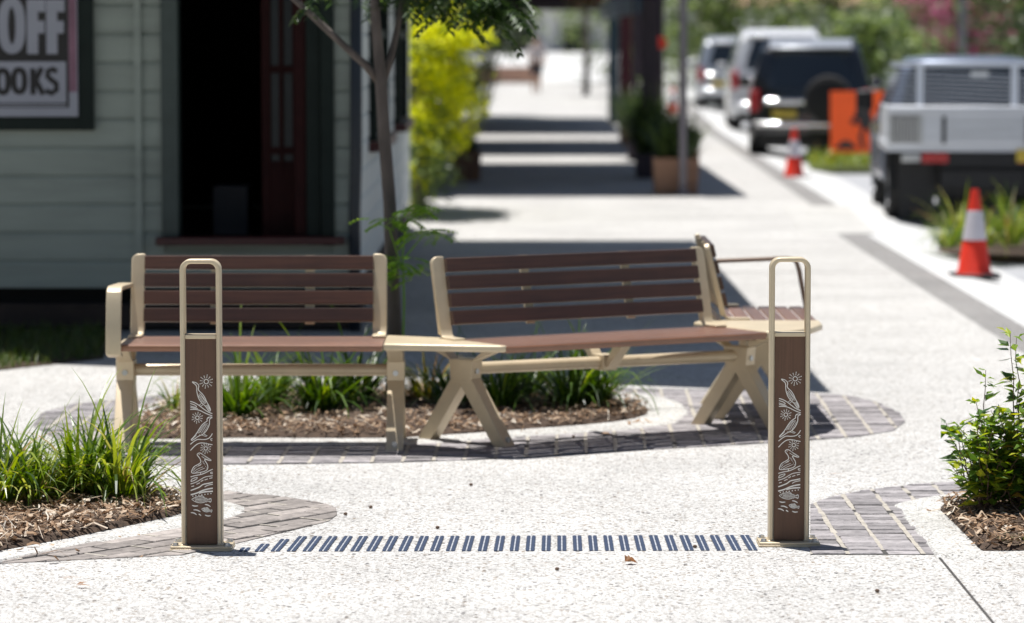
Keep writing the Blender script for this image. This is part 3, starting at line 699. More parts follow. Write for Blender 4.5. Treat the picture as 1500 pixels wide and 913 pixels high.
# ------------------------------------------------------------------ strappy grass clumps
def clump(n, hgt, spread, seed, mat='lomandra', wid=.0105):
    r = random.Random(seed); mb = MB()
    for i in range(n):
        a = r.uniform(0, 2 * pi); q = r.random() ** .7 * spread * .3
        ln = hgt * (r.uniform(.6, 1.15) if r.random() < .85 else r.uniform(1.1, 1.5)); up = radians(r.uniform(40, 88)); sag = r.uniform(.4, 2.5) * (1 if r.random() < .7 else 1.3)
        mb.blade((q * cos(a + r.uniform(-.8, .8)), q * sin(a + r.uniform(-.8, .8)), -.01), a, ln, up, sag, wid * r.uniform(.6, 1.25), 7, r.uniform(-1, 1))
    return mb
def put_clumps(name, specs, protos, group, cat='plant'):
    made = {}
    for (px, py, k, sc, rz, lab) in specs:
        g = G(px, py); loc = (g.x, g.y, .035)
        if k not in made:
            o = protos[k].build(name, protos[k].m); made[k] = o; tag(o, lab, cat, group); o.location = loc; o.rotation_euler = (0, 0, rz); o.scale = (sc,) * 3
        else:
            o = dup(made[k], loc, rz, sc, lab, cat)
def pro(m, *a, **k):
    c = clump(*a, mat=m, **k); c.m = m; return c
front = {0: pro('lomandra', 150, .38, .3, 21, wid=.0145), 1: pro('lomandra', 130, .36, .3, 22, wid=.0145)}
put_clumps('grass_plant', [
    (178, 742, 0, .98, 0, 'bright green strappy grass plant nearest the bollard, drooping over the mulch'),
    (112, 738, 1, 1.02, 1.3, 'strappy grass plant second along from the bollard, brown blades at its foot'),
    (48, 748, 0, .86, 2.2, 'darker strappy grass plant in the front bed, third along from the bollard'),
    (-8, 752, 1, 1.06, 4.0, 'strappy grass plant cut by the edge of the photo in the front bed'),
    (140, 724, 1, .8, 5.1, 'strappy grass plant at the back of the front bed, in front of the bench leg'),
    (20, 726, 1, .8, 2.9, 'strappy grass plant at the back of the front bed near the edge of the photo')], front, 'strappy grass plants in the front bed')
mid_ = {0: pro('lomandra_d', 120, .42, .22, 31, wid=.015), 1: pro('lomandra_d', 105, .40, .22, 32, wid=.015), 2: pro('lomandra_y', 150, .27, .2, 33), 3: pro('lomandra', 30, .2, .1, 34)}
put_clumps('grass_plant', [
    (255, 612, 3, .95, 0, 'tiny grass tuft on the mulch at the armrest end of the bed'),
    (350, 620, 0, 1.0, 0, 'broad grass plant under the armrest bench just beside the bollard'),
    (395, 605, 1, .98, 1, 'grass plant under the middle of the armrest bench, behind the broad one'),
    (470, 612, 0, .95, 2, 'grass plant under the armrest bench, in the middle of the seat length'),
    (525, 600, 1, 1.0, 3, 'grass plant behind the straight leg of the armrest bench'),
    (625, 595, 2, .95, 4, 'yellowing grass plant behind the crossed legs of the middle bench'),
    (660, 604, 1, .82, 2, 'small green grass plant directly behind the crossed legs'),
    (735, 608, 0, .86, 5, 'dark grass plant under the cream corner table'),
    (835, 604, 0, 1.0, 1, 'upright grass plant under the middle bench, one in from the rounded end of the bed'),
    (872, 601, 0, .9, 2.4, 'bright grass plant nearest the rounded end of the middle bed'),
    (775, 590, 1, .8, 2, 'low grass plant under the middle bench behind the stretcher')], mid_, 'grass plants under the benches')

# ------------------------------------------------------------------ leafy shrubs on the other side
def shrub(px, py, hgt, seed, label, nst=16, wide=.16, ntall=2):
    g = G(px, py); root = empty('leafy_shrub', (g.x, g.y, .03), 0, label=label, cat='shrub', group='leafy shrubs in the corner bed')
    r = random.Random(seed); st, lf, rd = MB(), MB(), MB()
    for i in range(nst):
        a = r.uniform(0, 2 * pi); tall = i < ntall; h = hgt * (r.uniform(.9, 1.05) if tall else r.uniform(.25, .68)); lean = wide * (r.uniform(.1, .5) if tall else r.uniform(.3, 1.25)); a = pi * .9 + i * .5 if tall else a; p0 = V((r.uniform(-.03, .03), r.uniform(-.03, .03), 0)); pts = []
        for k in range(9):
            t = k / 8; pts.append(p0 + V((cos(a) * lean * t ** .8 + r.uniform(-.008, .008), sin(a) * lean * t ** .8 + r.uniform(-.008, .008), h * t)))
        st.tube(pts, [.004 * (1 - .75 * k / 8) for k in range(9)], 5)
        m = int((h / .016) * (1.0 if tall else 1.7))
        for q in range(m):
            t = r.uniform(.12, 1) ** .8; k = min(7, int(t * 8)); p = pts[k].lerp(pts[k + 1], t * 8 - k)
            b = r.uniform(0, 2 * pi); d = V((cos(b), sin(b), r.uniform(-.35, .75))); ln = r.uniform(.042, .098) * (1.05 - .4 * t)
            (rd if False else lf).leaf(p + d * .008, d, V((r.uniform(-.5, .5), r.uniform(-.5, .5), 1)), ln, ln * r.uniform(.40, .56), r.uniform(-.1, .3))
    st.build('stem', 'twig', root); lf.build('foliage', 'shrub', root)
    
shrub(1440, 762, .54, 41, 'leafy green shrub with one tall thin sprig, at the corner of its mulch bed', 30, .16, 1)
shrub(1500, 764, .62, 43, 'taller leafy shrub with reddish tips cut by the edge of the photo', 36, .19, 2)
t = MB()
for i in range(70):
    g = G(1476 + rnd.uniform(-14, 40), 803 + rnd.uniform(-4, 3)); t.blade((g.x, g.y, .015), U(0, 6.28), U(.02, .05), U(.8, 1.5), .6, .003, 4)
tag(t.build('grass', 'lawn'), kind='stuff')

# ------------------------------------------------------------------ litter on the pavement
def litter(name, px, py, ln, wd, a, lab, curl=.4, cat='leaf', mat='drygrass'):
    g = G(px, py); mb = MB(); mb.leaf((-ln / 2, 0, .006), (1, 0, .05), (0, 0, 1), ln, wd, curl)
    if cat == 'leaf': mb.leaf((-ln / 2, .005, .006), (.9, .35, .3), (0, -.4, 1), ln * .7, wd * .8, curl)
    o = mb.build(name, mat); o.location = (g.x, g.y, .004); o.rotation_euler = (0, 0, a); tag(o, lab, cat)
litter('fallen_leaf', 925, 827, .042, .036, .3, 'curled brown leaf on the pavement in front of the ribbed bars', .5)
litter('twig', 1226, 698, .07, .008, .1, 'thin reddish twig on the pavement above the brick corner', .1, 'twig')
litter('twig', 105, 851, .09, .009, .05, 'pale straw lying on the front pavement', .1, 'twig')
litter('fallen_leaf', 122, 862, .05, .014, -.2, 'small tan leaf on the front pavement below the grass bed', .2)
litter('fallen_leaf', 1362, 752, .018, .016, .7, 'tiny dark leaf on the concrete edging of the shrub bed', .2)

for (px, py) in ((543, 745), (506, 755), (641, 775), (816, 836), (1018, 803), (690, 712), (1285, 868)):
    g = G(px, py); mb = MB(); mb.lathe([(0, 0), (.006, .001), (.0075, .005), (.005, .009), (0, .0105)], n=8); o = mb.build('seed_pod', 'twig', smooth=True); o.location = (g.x, g.y, .001); tag(o, 'tiny dark seed pod lying loose on the pale pavement', 'seed pod', 'dark seed pods scattered on the pavement')

# ------------------------------------------------------------------ young tree in the middle bed
tb = V((-.553, 15.8, .03))
troot = empty('young_tree', tb, 0, label='young slim street tree behind the gap between the benches', cat='tree')
def tp(px, py, Y=15.8): return P(px, py, Y)
trk = MB()
trk.tube([tb, tp(578, 480), tp(574, 390), tp(571, 300), tp(563, 200), tp(558, 118), tp(551, 40), tp(547, -40), tp(540, -160), tp(530, -300)], [.04, .036, .033, .031, .030, .029, .024, .021, .018, .010], 10)
tr_o = trk.build('trunk', 'bark', troot, smooth=True, world=True)
br_ = MB()
br_.tube([tp(556, 120), tp(535, 95), tp(505, 68), tp(470, 35), tp(428, -4), tp(385, -50), tp(350, -100)], [.021, .018, .016, .015, .013, .011, .007], 8)
br_.tube([tp(562, 118, 15.82), tp(574, 80, 15.84), tp(582, 40, 15.9), tp(590, 0, 15.95), tp(606, -60, 16.0), tp(640, -130, 16)], [.019, .016, .014, .013, .011, .007], 8)
br_.tube([tp(590, 0, 15.95), tp(640, -35, 15.9), tp(700, -50, 15.8), tp(745, -45, 15.7)], [.010, .008, .006, .004], 6)
br_.build('branch', 'bark', tr_o, smooth=True, world=False)
br_o = tr_o.children[0]; br_o.data.transform(Matrix.Translation(-tb))
def spray(mb, p, d, r, ln, nl, lw, ll):
    """one compound leaf: a drooping rachis with paired leaflets."""
    d = V(d).normalized(); q = V(p); st = ln / nl
    for i in range(nl):
        d = (d + V((0, 0, -.16))).normalized(); q = q + d * st; sd = d.cross(V((0, 0, 1)))
        sd = sd.normalized() if sd.length > .01 else V((1, 0, 0))
        for s_ in (-1, 1): mb.leaf(q, d * .55 + sd * s_ + V((0, 0, -.25)), V((0, 0, 1)), ll * r.uniform(.8, 1.2), lw, .1)
r = random.Random(5); cr = MB()
for (px, py, Y, k, sx, sy) in ((615, -14, 15.9, 44, 60, 22), (690, -6, 15.7, 80, 60, 32), (735, 0, 15.7, 34, 26, 24), (462, -22, 15.8, 8, 20, 16), (640, -110, 15.9, 60, 140, 50), (520, -250, 15.8, 80, 190, 60), (390, -150, 15.8, 24, 70, 30), (560, -330, 15.9, 60, 150, 60)):
    for i in range(k):
        p = tp(px + r.gauss(0, sx * .55), py + r.gauss(0, sy * .5), Y + r.gauss(0, .12)); a = r.uniform(0, 6.28)
        spray(cr, p, (cos(a), sin(a), r.uniform(-.5, .5)), r, r.uniform(.10, .18), 6, .024, .056)
cr.build('crown', 'tree_leaf', troot, world=True)
sk = MB(); skt = MB()
sb = tp(590, 520, 15.75)
skt.tube([sb, tp(592, 440, 15.7), tp(590, 370, 15.65), tp(598, 318, 15.6), tp(612, 306, 15.6)], [.006, .005, .004, .003, .002], 5); skt.tube([tp(591, 400, 15.67), tp(570, 335, 15.6), tp(556, 328, 15.6)], [.004, .003, .002], 5); skt.tube([tp(591, 380, 15.66), tp(620, 345, 15.6), tp(640, 342, 15.6)], [.004, .003, .002], 5)
for (px, py, k, sx, sy) in ((568, 324, 11, 16, 5), (622, 306, 13, 18, 6), (628, 342, 13, 20, 6), (590, 384, 12, 14, 8), (600, 404, 6, 16, 8), (585, 396, 5, 10, 10)):
    for i in range(k):
        p = tp(px + r.gauss(0, sx * .55), py + r.gauss(0, sy * .6), 15.62 + r.gauss(0, .05)); a = r.uniform(0, 6.28)
        spray(sk, p, (cos(a), sin(a) * .6, r.uniform(-.1, .5)), r, r.uniform(.06, .11), 5, .018, .042)
skt.build('shoot', 'sucker', troot, world=True); sk.build('shoot_leaves', 'sucker', troot, world=True)

# ------------------------------------------------------------------ weatherboard shop
YW = 19.9; SC = F / YW
def wx(px): return (px - CX) / F * YW
def wz(py): return EYE - (py - HOR) / SC
shop = empty('weatherboard_shop', (-2.5, YW, 0), 0, label='pale green weatherboard shop with a dark open doorway behind the benches', cat='building')
xl, xr = -9.0, wx(515); x_d0, x_d1 = wx(263), wx(478)
bot, top, bh = wz(420), 3.3, .1655
def boards(mb, o, ax, out, segs, z0, z1, zoff):
    z = z0
    while z < z1:
        for (a, b) in segs:
            p0 = V(o) + V(ax) * a; p1 = V(o) + V(ax) * b; ou = V(out); zt = min(z + bh, z1)
            lip = V((0, 0, .012))
            vs = [p0 + ou * .022 + V((0, 0, z)), p1 + ou * .022 + V((0, 0, z)), p1 + ou * .020 + V((0, 0, zt - .028)), p0 + ou * .020 + V((0, 0, zt - .028)),
                  p1 + ou * .006 + V((0, 0, zt)), p0 + ou * .006 + V((0, 0, zt)), p0 + V((0, 0, z)), p1 + V((0, 0, z))]
            mb.add(vs, [(0, 1, 2, 3), (3, 2, 4, 5), (6, 7, 1, 0)])
        z += bh
wb = MB()
boards(wb, (0, YW, 0), (1, 0, 0), (0, -1, 0), [(xl, x_d0 - .09), (x_d1 + .04, xr)], bot - .005, top, 0)
boards(wb, (0, YW, 0), (1, 0, 0), (0, -1, 0), [(x_d0 - .09, x_d1 + .04)], bot - .005, .48, 0)
wb.bb((xl, YW + .001, bot), (x_d0 - .05, YW + .1, top)); wb.bb((x_d1 + .02, YW + .001, bot), (xr - .001, YW + .1, top)); wb.bb((x_d0 - .05, YW + .001, bot), (x_d1 + .02, YW + .1, .50)); wb.bb((x_d0 - .05, YW + .001, 2.75), (x_d1 + .02, YW + .1, top))
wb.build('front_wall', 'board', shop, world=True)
ws = MB(); YE = 30.6
boards(ws, (xr, YW, 0), (0, 1, 0), (1, 0, 0), [(0, YE - YW)], bot - .005, top, 0)
ws.bb((xr - .1, YW + .1, bot), (xr + .001, YE, top)); ws.bb((xl, YE - .1, 0), (xr - .1, YE, top))
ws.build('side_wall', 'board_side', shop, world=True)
MB().bb((wx(199), YW - .05, bot), (wx(209), YW - .021, top)).build('cover_batten', 'board', shop, world=True)
MB().bb((xl, YW - .03, .02), (xr - .002, YW + .1, bot - .10)).build('plinth', 'brick', shop, world=True)
MB().bb((xl, YW + .11, .02), (xr - .11, YW + .4, bot)).build('underfloor', 'dark', shop, world=True)
MB().bb((xr - .1, YW + .1, 0), (xr - .002, YE, bot - .001)).build('side_plinth', 'brick', shop, world=True)
# doorway: green frame, open maroon door, sill, dark room
df = MB(); df.bb((wx(238), YW - .06, .50), (wx(263), YW + .12, 2.75)); df.build('door_frame', 'green2', shop, world=True, bevel=.006)
df = MB(); df.bb((wx(449), YW - .01, .50), (wx(470), YW + .12, 2.75)); df.bb((wx(470.5), YW - .055, .50), (wx(490), YW + .12, 2.75)); df.build('door_frame', 'green', shop, world=True, bevel=.006)
sl = MB(); rr = Matrix.Rotation(radians(4.), 3, 'Z'); sl.box(((wx(230) + wx(505)) / 2, YW - .075, wz(351)), (wx(505) - wx(230), .17, .045), m=rr); sl.build('door_sill', 'maroon', shop, world=True, bevel=.006)
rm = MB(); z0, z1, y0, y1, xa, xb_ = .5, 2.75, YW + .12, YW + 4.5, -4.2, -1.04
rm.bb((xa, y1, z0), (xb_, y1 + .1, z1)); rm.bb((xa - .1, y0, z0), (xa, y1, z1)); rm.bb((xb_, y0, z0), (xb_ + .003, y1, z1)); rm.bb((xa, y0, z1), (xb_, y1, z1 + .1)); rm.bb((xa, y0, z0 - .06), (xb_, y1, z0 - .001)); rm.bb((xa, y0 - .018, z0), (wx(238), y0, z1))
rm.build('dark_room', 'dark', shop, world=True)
dl = MB()
hx, hy = wx(449), YW + .06; dirv = V((-.26, 1, 0)).normalized(); sdv = V((1, .26, 0)).normalized()
def dbox(a, b, za, zb, th=.04, dst=dl): dst.prism([(a, za), (b, za), (b, zb), (a, zb)], (hx, hy, 0), dirv, V((0, 0, 1)), sdv, th)
dl2 = MB(); dl2.bb((wx(432), YW + .02, .52), (wx(448.5), YW + .075, 2.72))
dl2.bb((wx(378), YW + .30, .52), (wx(392), YW + .34, 2.72)); dl2.bb((wx(404), YW + .30, .9), (wx(411), YW + .34, 2.72)); dl2.bb((wx(424), YW + .30, .52), (wx(436), YW + .34, 2.72)); dl2.bb((wx(378), YW + .302, .52), (wx(436), YW + .338, .98))
for z in (1.02, 1.5, 2.0): dl2.bb((wx(378), YW + .303, z), (wx(436), YW + .337, z + .045))
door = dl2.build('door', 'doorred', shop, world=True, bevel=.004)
pn = MB(); pn.bb((wx(385), YW + .316, .95), (wx(430), YW + .324, 2.72)); pn.build('pane', 'doorglass', door); door.children[0].data.transform(Matrix.Translation(-shop.location))
bx = MB(); bx.bb((wx(290), YW + 1.0, .5), (wx(343), YW + 1.4, .5 + .30)); o = bx.build('carton', 'box', bevel=.004); tag(o, 'grey carton standing on the floor just inside the dark doorway', 'carton')
# front window with its green frame
wn = MB(); wn.bb((wx(118), YW - .07, wz(190)), (wx(140), YW - .02, 2.6)); wn.bb((-4.3, YW - .069, wz(190)), (wx(118), YW - .02, wz(171))); wn.bb((-4.3, YW - .068, 2.45), (wx(118), YW - .02, 2.6)); wn.bb((-4.4, YW - .07, wz(190)), (-4.3, YW - .02, 2.6))
win = wn.build('window', 'green', shop, world=True, bevel=.004)
pn = MB(); pn.bb((-4.3, YW - .034, wz(171)), (wx(118), YW - .028, 2.45)); pn.build('pane', 'glass', win); win.children[0].data.transform(Matrix.Translation(-shop.location))
# side windows and downpipe
for (ya, yb_) in ((21.9, 24.1), (26.5, 28.5)):
    f = MB(); f.bb((xr + .02, ya, 1.05), (xr + .07, ya + .12, 2.7)); f.bb((xr + .02, yb_ - .12, 1.05), (xr + .07, yb_, 2.7)); f.bb((xr + .021, ya + .12, 1.7), (xr + .05, yb_ - .12, 1.76)); f.bb((xr + .021, ya + .12, 2.6), (xr + .065, yb_ - .12, 2.7))
    wo_ = f.build('window', 'green', shop, world=True)
    a = MB(); a.bb((xr + .015, ya + .12, 1.06), (xr + .03, yb_ - .12, 2.6)); a.build('pane', 'glass', wo_); a2 = MB(); a2.bb((xr + .018, ya - .1, .98), (xr + .12, yb_ + .1, 1.045)); a2.build('sill', 'maroon', wo_)
    for c in wo_.children: c.data.transform(Matrix.Translation(-shop.location))
dp = MB(); dp.tube([(xr + .035, YW - .06, 3.3), (xr + .03, YW - .06, 1.0), (xr + .02, YW - .06, .7), (xr + .02, YW - .06, .0)], .036, 10); dp.build('downpipe', 'downpipe', shop, smooth=True, world=True)
# verandah roof that shades the wall and the path (above the frame)
vr = MB(); oz = 3.0; off = V((.13 * oz, -.15 * oz))
sh = [(-9.2, 20.4), (-2.7, 17.95), (.92, 16.63), (1.53, 16.4), (1.53, 28.8), (-.9, 28.8), (-.9, 31), (-9.2, 31)]
vr.slab([(p[0] - off.x, p[1] - off.y) for p in sh], oz, oz + .08); vr.build('verandah_roof', 'roof', shop, world=True)
vp = MB()
for (x, y) in ((1.02, 28.3),): vp.bb((x - .05, y - .05, 2.4), (x + .05, y + .05, oz - .001))
# poster
ps = empty('poster', (wx(40), YW - .09, 1.6), 0, label='black and white sale poster reading OFF BOOKS in the dark green window frame', cat='poster')
YP = YW - .075
def pbx(a, b, c, d, y, name, mat, par, th=.004, world=True):
    m = MB(); m.bb((wx(a), y - th, wz(d)), (wx(b), y, wz(c))); return m.build(name, mat, par, world=world)
pbx(-180, 118, -60, 170, YP, 'backing', 'poster_white', ps, .008)
pbx(105.5, 116.5, -60, 134, YP - .0085, 'edge_tint', 'magenta', ps, .001)
pbx(-180, 105, -60, 157, YP - .0085, 'black_field', 'poster_black', ps, .002)
pbx(-170, 101, 90, 150, YP - .011, 'title_box', 'poster_white', ps, .002)
def letter_stroke(mb, pts, wpx, y, closed=False):
    q = [V((wx(p[0]), 0, wz(p[1]))) for p in (pts + [pts[0]] if closed else pts)]; k = len(q); hw = wpx / SC / 2; vs = []
    for i in range(k):
        if closed: d = q[(i + 1) % (k - 1)] - q[(i - 1) % (k - 1)]
        else: d = q[min(i + 1, k - 1)] - q[max(i - 1, 0)]
        d.normalize(); nn = V((-d.z, 0, d.x))
        for s_ in (1, -1): vs.append(q[i] + nn * hw * s_ + V((0, y, 0)))
    mb.add(vs, [(2 * i, 2 * i + 1, 2 * i + 3, 2 * i + 2) for i in range(k - 1)])
def oval(cx, cy, rx, ry, n=24): return [(cx + rx * (abs(cos(t)) ** .8) * (1 if cos(t) > 0 else -1), cy + ry * (abs(sin(t)) ** .8) * (1 if sin(t) > 0 else -1)) for t in [2 * pi * i / n for i in range(n)]]
lt = MB(); y = YP - .0125
letter_stroke(lt, oval(23, 38, 12.5, 34), 14, y, True)
for x in (45, 73):
    letter_stroke(lt, [(x + 8, 0), (x + 8, 79)], 16, y); letter_stroke(lt, [(x + 16, 9), (x + 27, 9)], 18, y); letter_stroke(lt, [(x + 16, 40), (x + 25.5, 40)], 18, y)
lt.build('lettering', 'poster_white', ps, world=True)
lt = MB(); y = YP - .0145
letter_stroke(lt, [(-26, 100), (-26, 138)], 9, y); letter_stroke(lt, [(-24, 101), (-12, 104), (-11, 112), (-22, 118)], 7, y); letter_stroke(lt, [(-24, 119), (-9, 122), (-9, 132), (-24, 137)], 7, y)
letter_stroke(lt, oval(9, 119, 8, 16), 8.5, y, True); letter_stroke(lt, oval(33, 118, 8, 16), 8.5, y, True)
letter_stroke(lt, [(53, 100), (53, 138)], 8.5, y); letter_stroke(lt, [(66, 99), (56, 119)], 8, y - .0004); letter_stroke(lt, [(57, 117), (68, 138)], 8, y - .0008)
letter_stroke(lt, [(88, 105), (82, 101), (75, 104), (74, 111), (80, 117), (87, 122), (87, 131), (80, 136), (71, 132)], 8, y)
lt.build('lettering', 'poster_black', ps, world=True)
pbx(-170, 101, 152.5, 155, YP - .0107, 'fine_print', 'poster_white', ps, .001)
# lawn strip in the shade
lp = px2((-220, 560), (0, 543), (151, 526), (165, 487), (-220, 487))
structure(MB().slab(lp, -.02, .006), 'lawn_soil', 'soil')
lw = MB(); xs = [p[0] for p in lp]; ys = [p[1] for p in lp]; c = 0
while c < 5200:
    p = (U(min(xs), max(xs)), U(min(ys), max(ys)))
    if inside(p, lp): lw.blade((p[0], p[1], .0), U(0, 6.28), U(.04, .12), U(.9, 1.5), U(.3, 1.2), .005, 3); c += 1
tag(lw.build('grass', 'lawn'), kind='stuff')

# ------------------------------------------------------------------ foliage masses
def leaves(mb, c, rad, n, ln, seed, clumps=14, spread=.33, lo_cut=-1.):
    r = random.Random(seed); cs = []
    while len(cs) < clumps:
        p = V((r.uniform(-1, 1), r.uniform(-1, 1), r.uniform(lo_cut, 1)))
        if .25 < p.length < .95: cs.append(p)
    for i in range(n):
        k = cs[int(r.random() * clumps)]; p = k + V((r.gauss(0, spread), r.gauss(0, spread), r.gauss(0, spread * .75)))
        p = V((c[0] + p.x * rad[0], c[1] + p.y * rad[1], c[2] + p.z * rad[2]))
        d = V((r.uniform(-1, 1), r.uniform(-1, 1), r.uniform(-.6, .3))); l = ln * r.uniform(.6, 1.3)
        mb.leaf(p, d, V((r.uniform(-.6, .6), r.uniform(-.6, .6), 1)), l, l * .5, r.uniform(0, .25))
gh = empty('golden_shrub', (-.75, 33.5, 0), 0, label='bright yellow-green hedge shrub at the end of the shop side wall', cat='shrub')
gl = MB()
leaves(gl, (-.69, 33.2, 1.70), (.43, 1.2, .52), 5200, .085, 51, 44, .17)
leaves(gl, (-.73, 33.2, 1.10), (.40, 1.2, .58), 3800, .08, 52, 32, .17)
leaves(gl, (-.84, 32.6, .50), (.24, 1.0, .45), 420, .07, 53, 10, .16)
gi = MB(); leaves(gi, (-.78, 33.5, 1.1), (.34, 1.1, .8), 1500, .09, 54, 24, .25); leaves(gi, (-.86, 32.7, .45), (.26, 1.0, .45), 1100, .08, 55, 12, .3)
gi.build('inner_foliage', 'bg_leaf', gh, world=True)  # greener inner leaves, their dark tone standing in for the shrub's shaded depth
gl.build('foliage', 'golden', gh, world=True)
st = MB()
for i in range(7): st.tube([(-.95 + U(-.1, .1), 33 + U(-1, 1), 0), (-.9 + U(-.15, .2), 33.2 + U(-1, 1), 1.5)], [.025, .01], 6)
st.build('stem', 'bark', gh, world=True)

def tree(name, X, Y, h, rad, seed, label, mat='bg_leaf', n=3500, leafsz=.28, group=None, trunk=.16, blossom=None, cz=None, zbase=-.13):
    root = empty(name, (X, Y, zbase), 0, label=label, cat='tree', group=group); r = random.Random(seed)
    t = MB(); cz = cz if cz else h * .6
    pts = [(0, 0, 0), (r.uniform(-.1, .1), r.uniform(-.1, .1), cz * .5), (r.uniform(-.2, .2), r.uniform(-.2, .2), cz), (r.uniform(-.3, .3), r.uniform(-.3, .3), h * .85)]
    t.tube(pts, [trunk, trunk * .8, trunk * .55, .03], 9)
    for i in range(6):
        a = i * 1.05 + r.uniform(-.3, .3); t.tube([V(pts[1]).lerp(V(pts[2]), r.uniform(.1, .9)), V((cos(a) * rad * .45, sin(a) * rad * .45, cz + r.uniform(-.1, .3) * h * .4)), V((cos(a) * rad * .8, sin(a) * rad * .8, cz + r.uniform(-.2, .5) * h * .4))], [trunk * .45, trunk * .25, .02], 6)
    t.build('trunk', 'bark', root, smooth=True)
    c = MB(); leaves(c, (0, 0, cz), (rad, rad, h - cz), n, leafsz, seed, 34, .2); co = c.build('crown', mat, root)
    if blossom:
        b = MB(); leaves(b, (0, -.3, cz + .0), (rad * 1.05, rad * 1.05, h - cz), int(n * 1.4), leafsz * .85, seed + 1, 26, .16); b.build('blossom', blossom, root)
    return root
TG = 'street trees and shrubs beyond the parked cars'
tree('street_tree', 5.6, 92, 5.2, 2.6, 61, 'green street tree above the roof of the silver car', n=3600, group=TG, cz=3.0)
tree('street_tree', 9.2, 100, 6.0, 3.2, 62, 'broad green street tree above the tall white four-wheel drive', n=4500, group=TG, cz=3.1)
tree('street_tree', 11.8, 88, 5.6, 2.7, 63, 'green street tree behind the black four-wheel drive and orange sign', n=4200, group=TG, cz=3.2)
tree('street_tree', 14.5, 112, 7.0, 3.4, 64, 'dense dark tree behind the pickup cab, beside the pink blossom', 'bg_dark', 4200, group=TG, cz=3.6)
tree('blossom_tree', 10.9, 84, 4.6, 1.6, 65, 'tree carrying pink blossom above the pickup truck', 'bg_dark', 1800, .22, group=TG, blossom='pink', cz=3.0, trunk=.09)
tree('street_tree', 8.4, 55, 4.4, 1.35, 66, 'nearer dark green tree hanging over the pickup tray at the edge of the photo', 'bg_dark', 3000, .15, group=TG, cz=2.75, trunk=.08)
tree('street_tree', 4.4, 125, 6.5, 3.2, 67, 'far green tree rising between the awning posts and the parked cars', n=4000, group=TG, cz=3.2)
tree('street_tree', 19, 135, 8, 4.5, 68, 'far dark tree at the edge of the photo behind the nearer tree', 'bg_dark', 4500, .35, group=TG, cz=3.8)
tree('street_tree', 13.5, 150, 8.5, 5.0, 69, 'farthest broad green tree closing the street', n=5000, leafsz=.4, group=TG, cz=3.8)
# hedge screen low behind the cars
for (X, Y, rx, ry, hh, sd, lab, mt) in ((8.2, 78, 1.5, 1.0, 2.2, 81, 'rounded green bush behind the black four-wheel drive', 'bg_leaf'), (12.6, 96, 2.4, 1.2, 2.4, 82, 'broad low bush behind the pickup cab', 'bg_dark'), (6.6, 118, 2.2, 1.2, 2.4, 83, 'low far bush behind the silver car', 'bg_leaf'), (17.5, 110, 3, 1.5, 2.3, 84, 'dark low bush at the far edge of the road', 'bg_dark')):
    rt = empty('bush', (X, Y, -.13), 0, label=lab, cat='bush', group='bushes beyond the parked cars'); m = MB(); leaves(m, (0, 0, hh * .5), (rx, ry, hh * .55), 1900, .25, sd, 20, .25); m.build('foliage', mt, rt)
# dark shrub beside the footpath on the shop side
rt = empty('path_shrub', (-.35, 74, 0), 0, label='dark green shrub arching over the shop side of the footpath', cat='shrub'); m = MB(); leaves(m, (.0, 0, 1.95), (.7, 1.2, .6), 2600, .14, 86, 18, .3); leaves(m, (-.3, 0, .8), (.35, 1.0, .8), 900, .14, 87, 10, .3); m.build('foliage', 'bg_dark', rt)
m = MB()
for i in range(5): m.tube([(U(-.4, -.2), U(-.5, .5), 0), (U(-.5, .3), U(-.7, .7), 1.7)], [.03, .012], 6)
m.build('stem', 'bark', rt)

# ------------------------------------------------------------------ shop row with awning, posts
row = empty('shop_row', (-1, 37, 0), 0, label='row of shaded shops with a gapped awning on posts over the footpath', cat='building')
wl = MB(); wl.bb((-7, 36.8, 0), (-1.05, 71, 3.4)); wl.build('wall', 'brick', row, world=True)
for k, yy in enumerate((40, 46, 53, 60, 66)):
    f = MB(); f.bb((-1.05, yy - 1.6, .6), (-1.0, yy + 1.6, 2.4)); fo = f.build('window', 'purple', row, world=True); p = MB(); p.bb((-1.0, yy - 1.45, .7), (-.99, yy + 1.45, 2.3)); p.build('pane', 'glass', fo); fo.children[0].data.transform(Matrix.Translation(-row.location))
hz = 2.75
for (a, b) in ((36.7, 46.6), (49.5, 57.0), (60.3, 73.2)):
    q = MB(); q.bb((-1.05 - .35, a + .15 * hz, hz), (2.18 if a < 40 else 1.62, b + .15 * hz, hz + .08)); q.build('awning_roof', 'roof', row, world=True)
q = MB(); q.bb((-1.0, 71.1, 2.28), (1.9, 71.25, hz - .002)); q.build('fascia', 'purple', row, world=True)
q = MB(); q.bb((1.80, 49, 2.06), (1.84, 70.9, 2.40)); q.build('valance', 'teal', row, world=True)
for (X, Y, wd, mt, hh) in ((2.02, 68, .2, 'teal', hz - .003), (1.89, 57, .2, 'redpost', hz - .003), (1.74, 43.2, .2, 'purple', hz - .003), (1.84, 50.2, .15, 'purple', hz - .003)):
    q = MB(); q.bb((X - wd / 2, Y - wd / 2, 0), (X + wd / 2, Y + wd / 2, hh)); q.build('post', mt, row, world=True, bevel=.01)
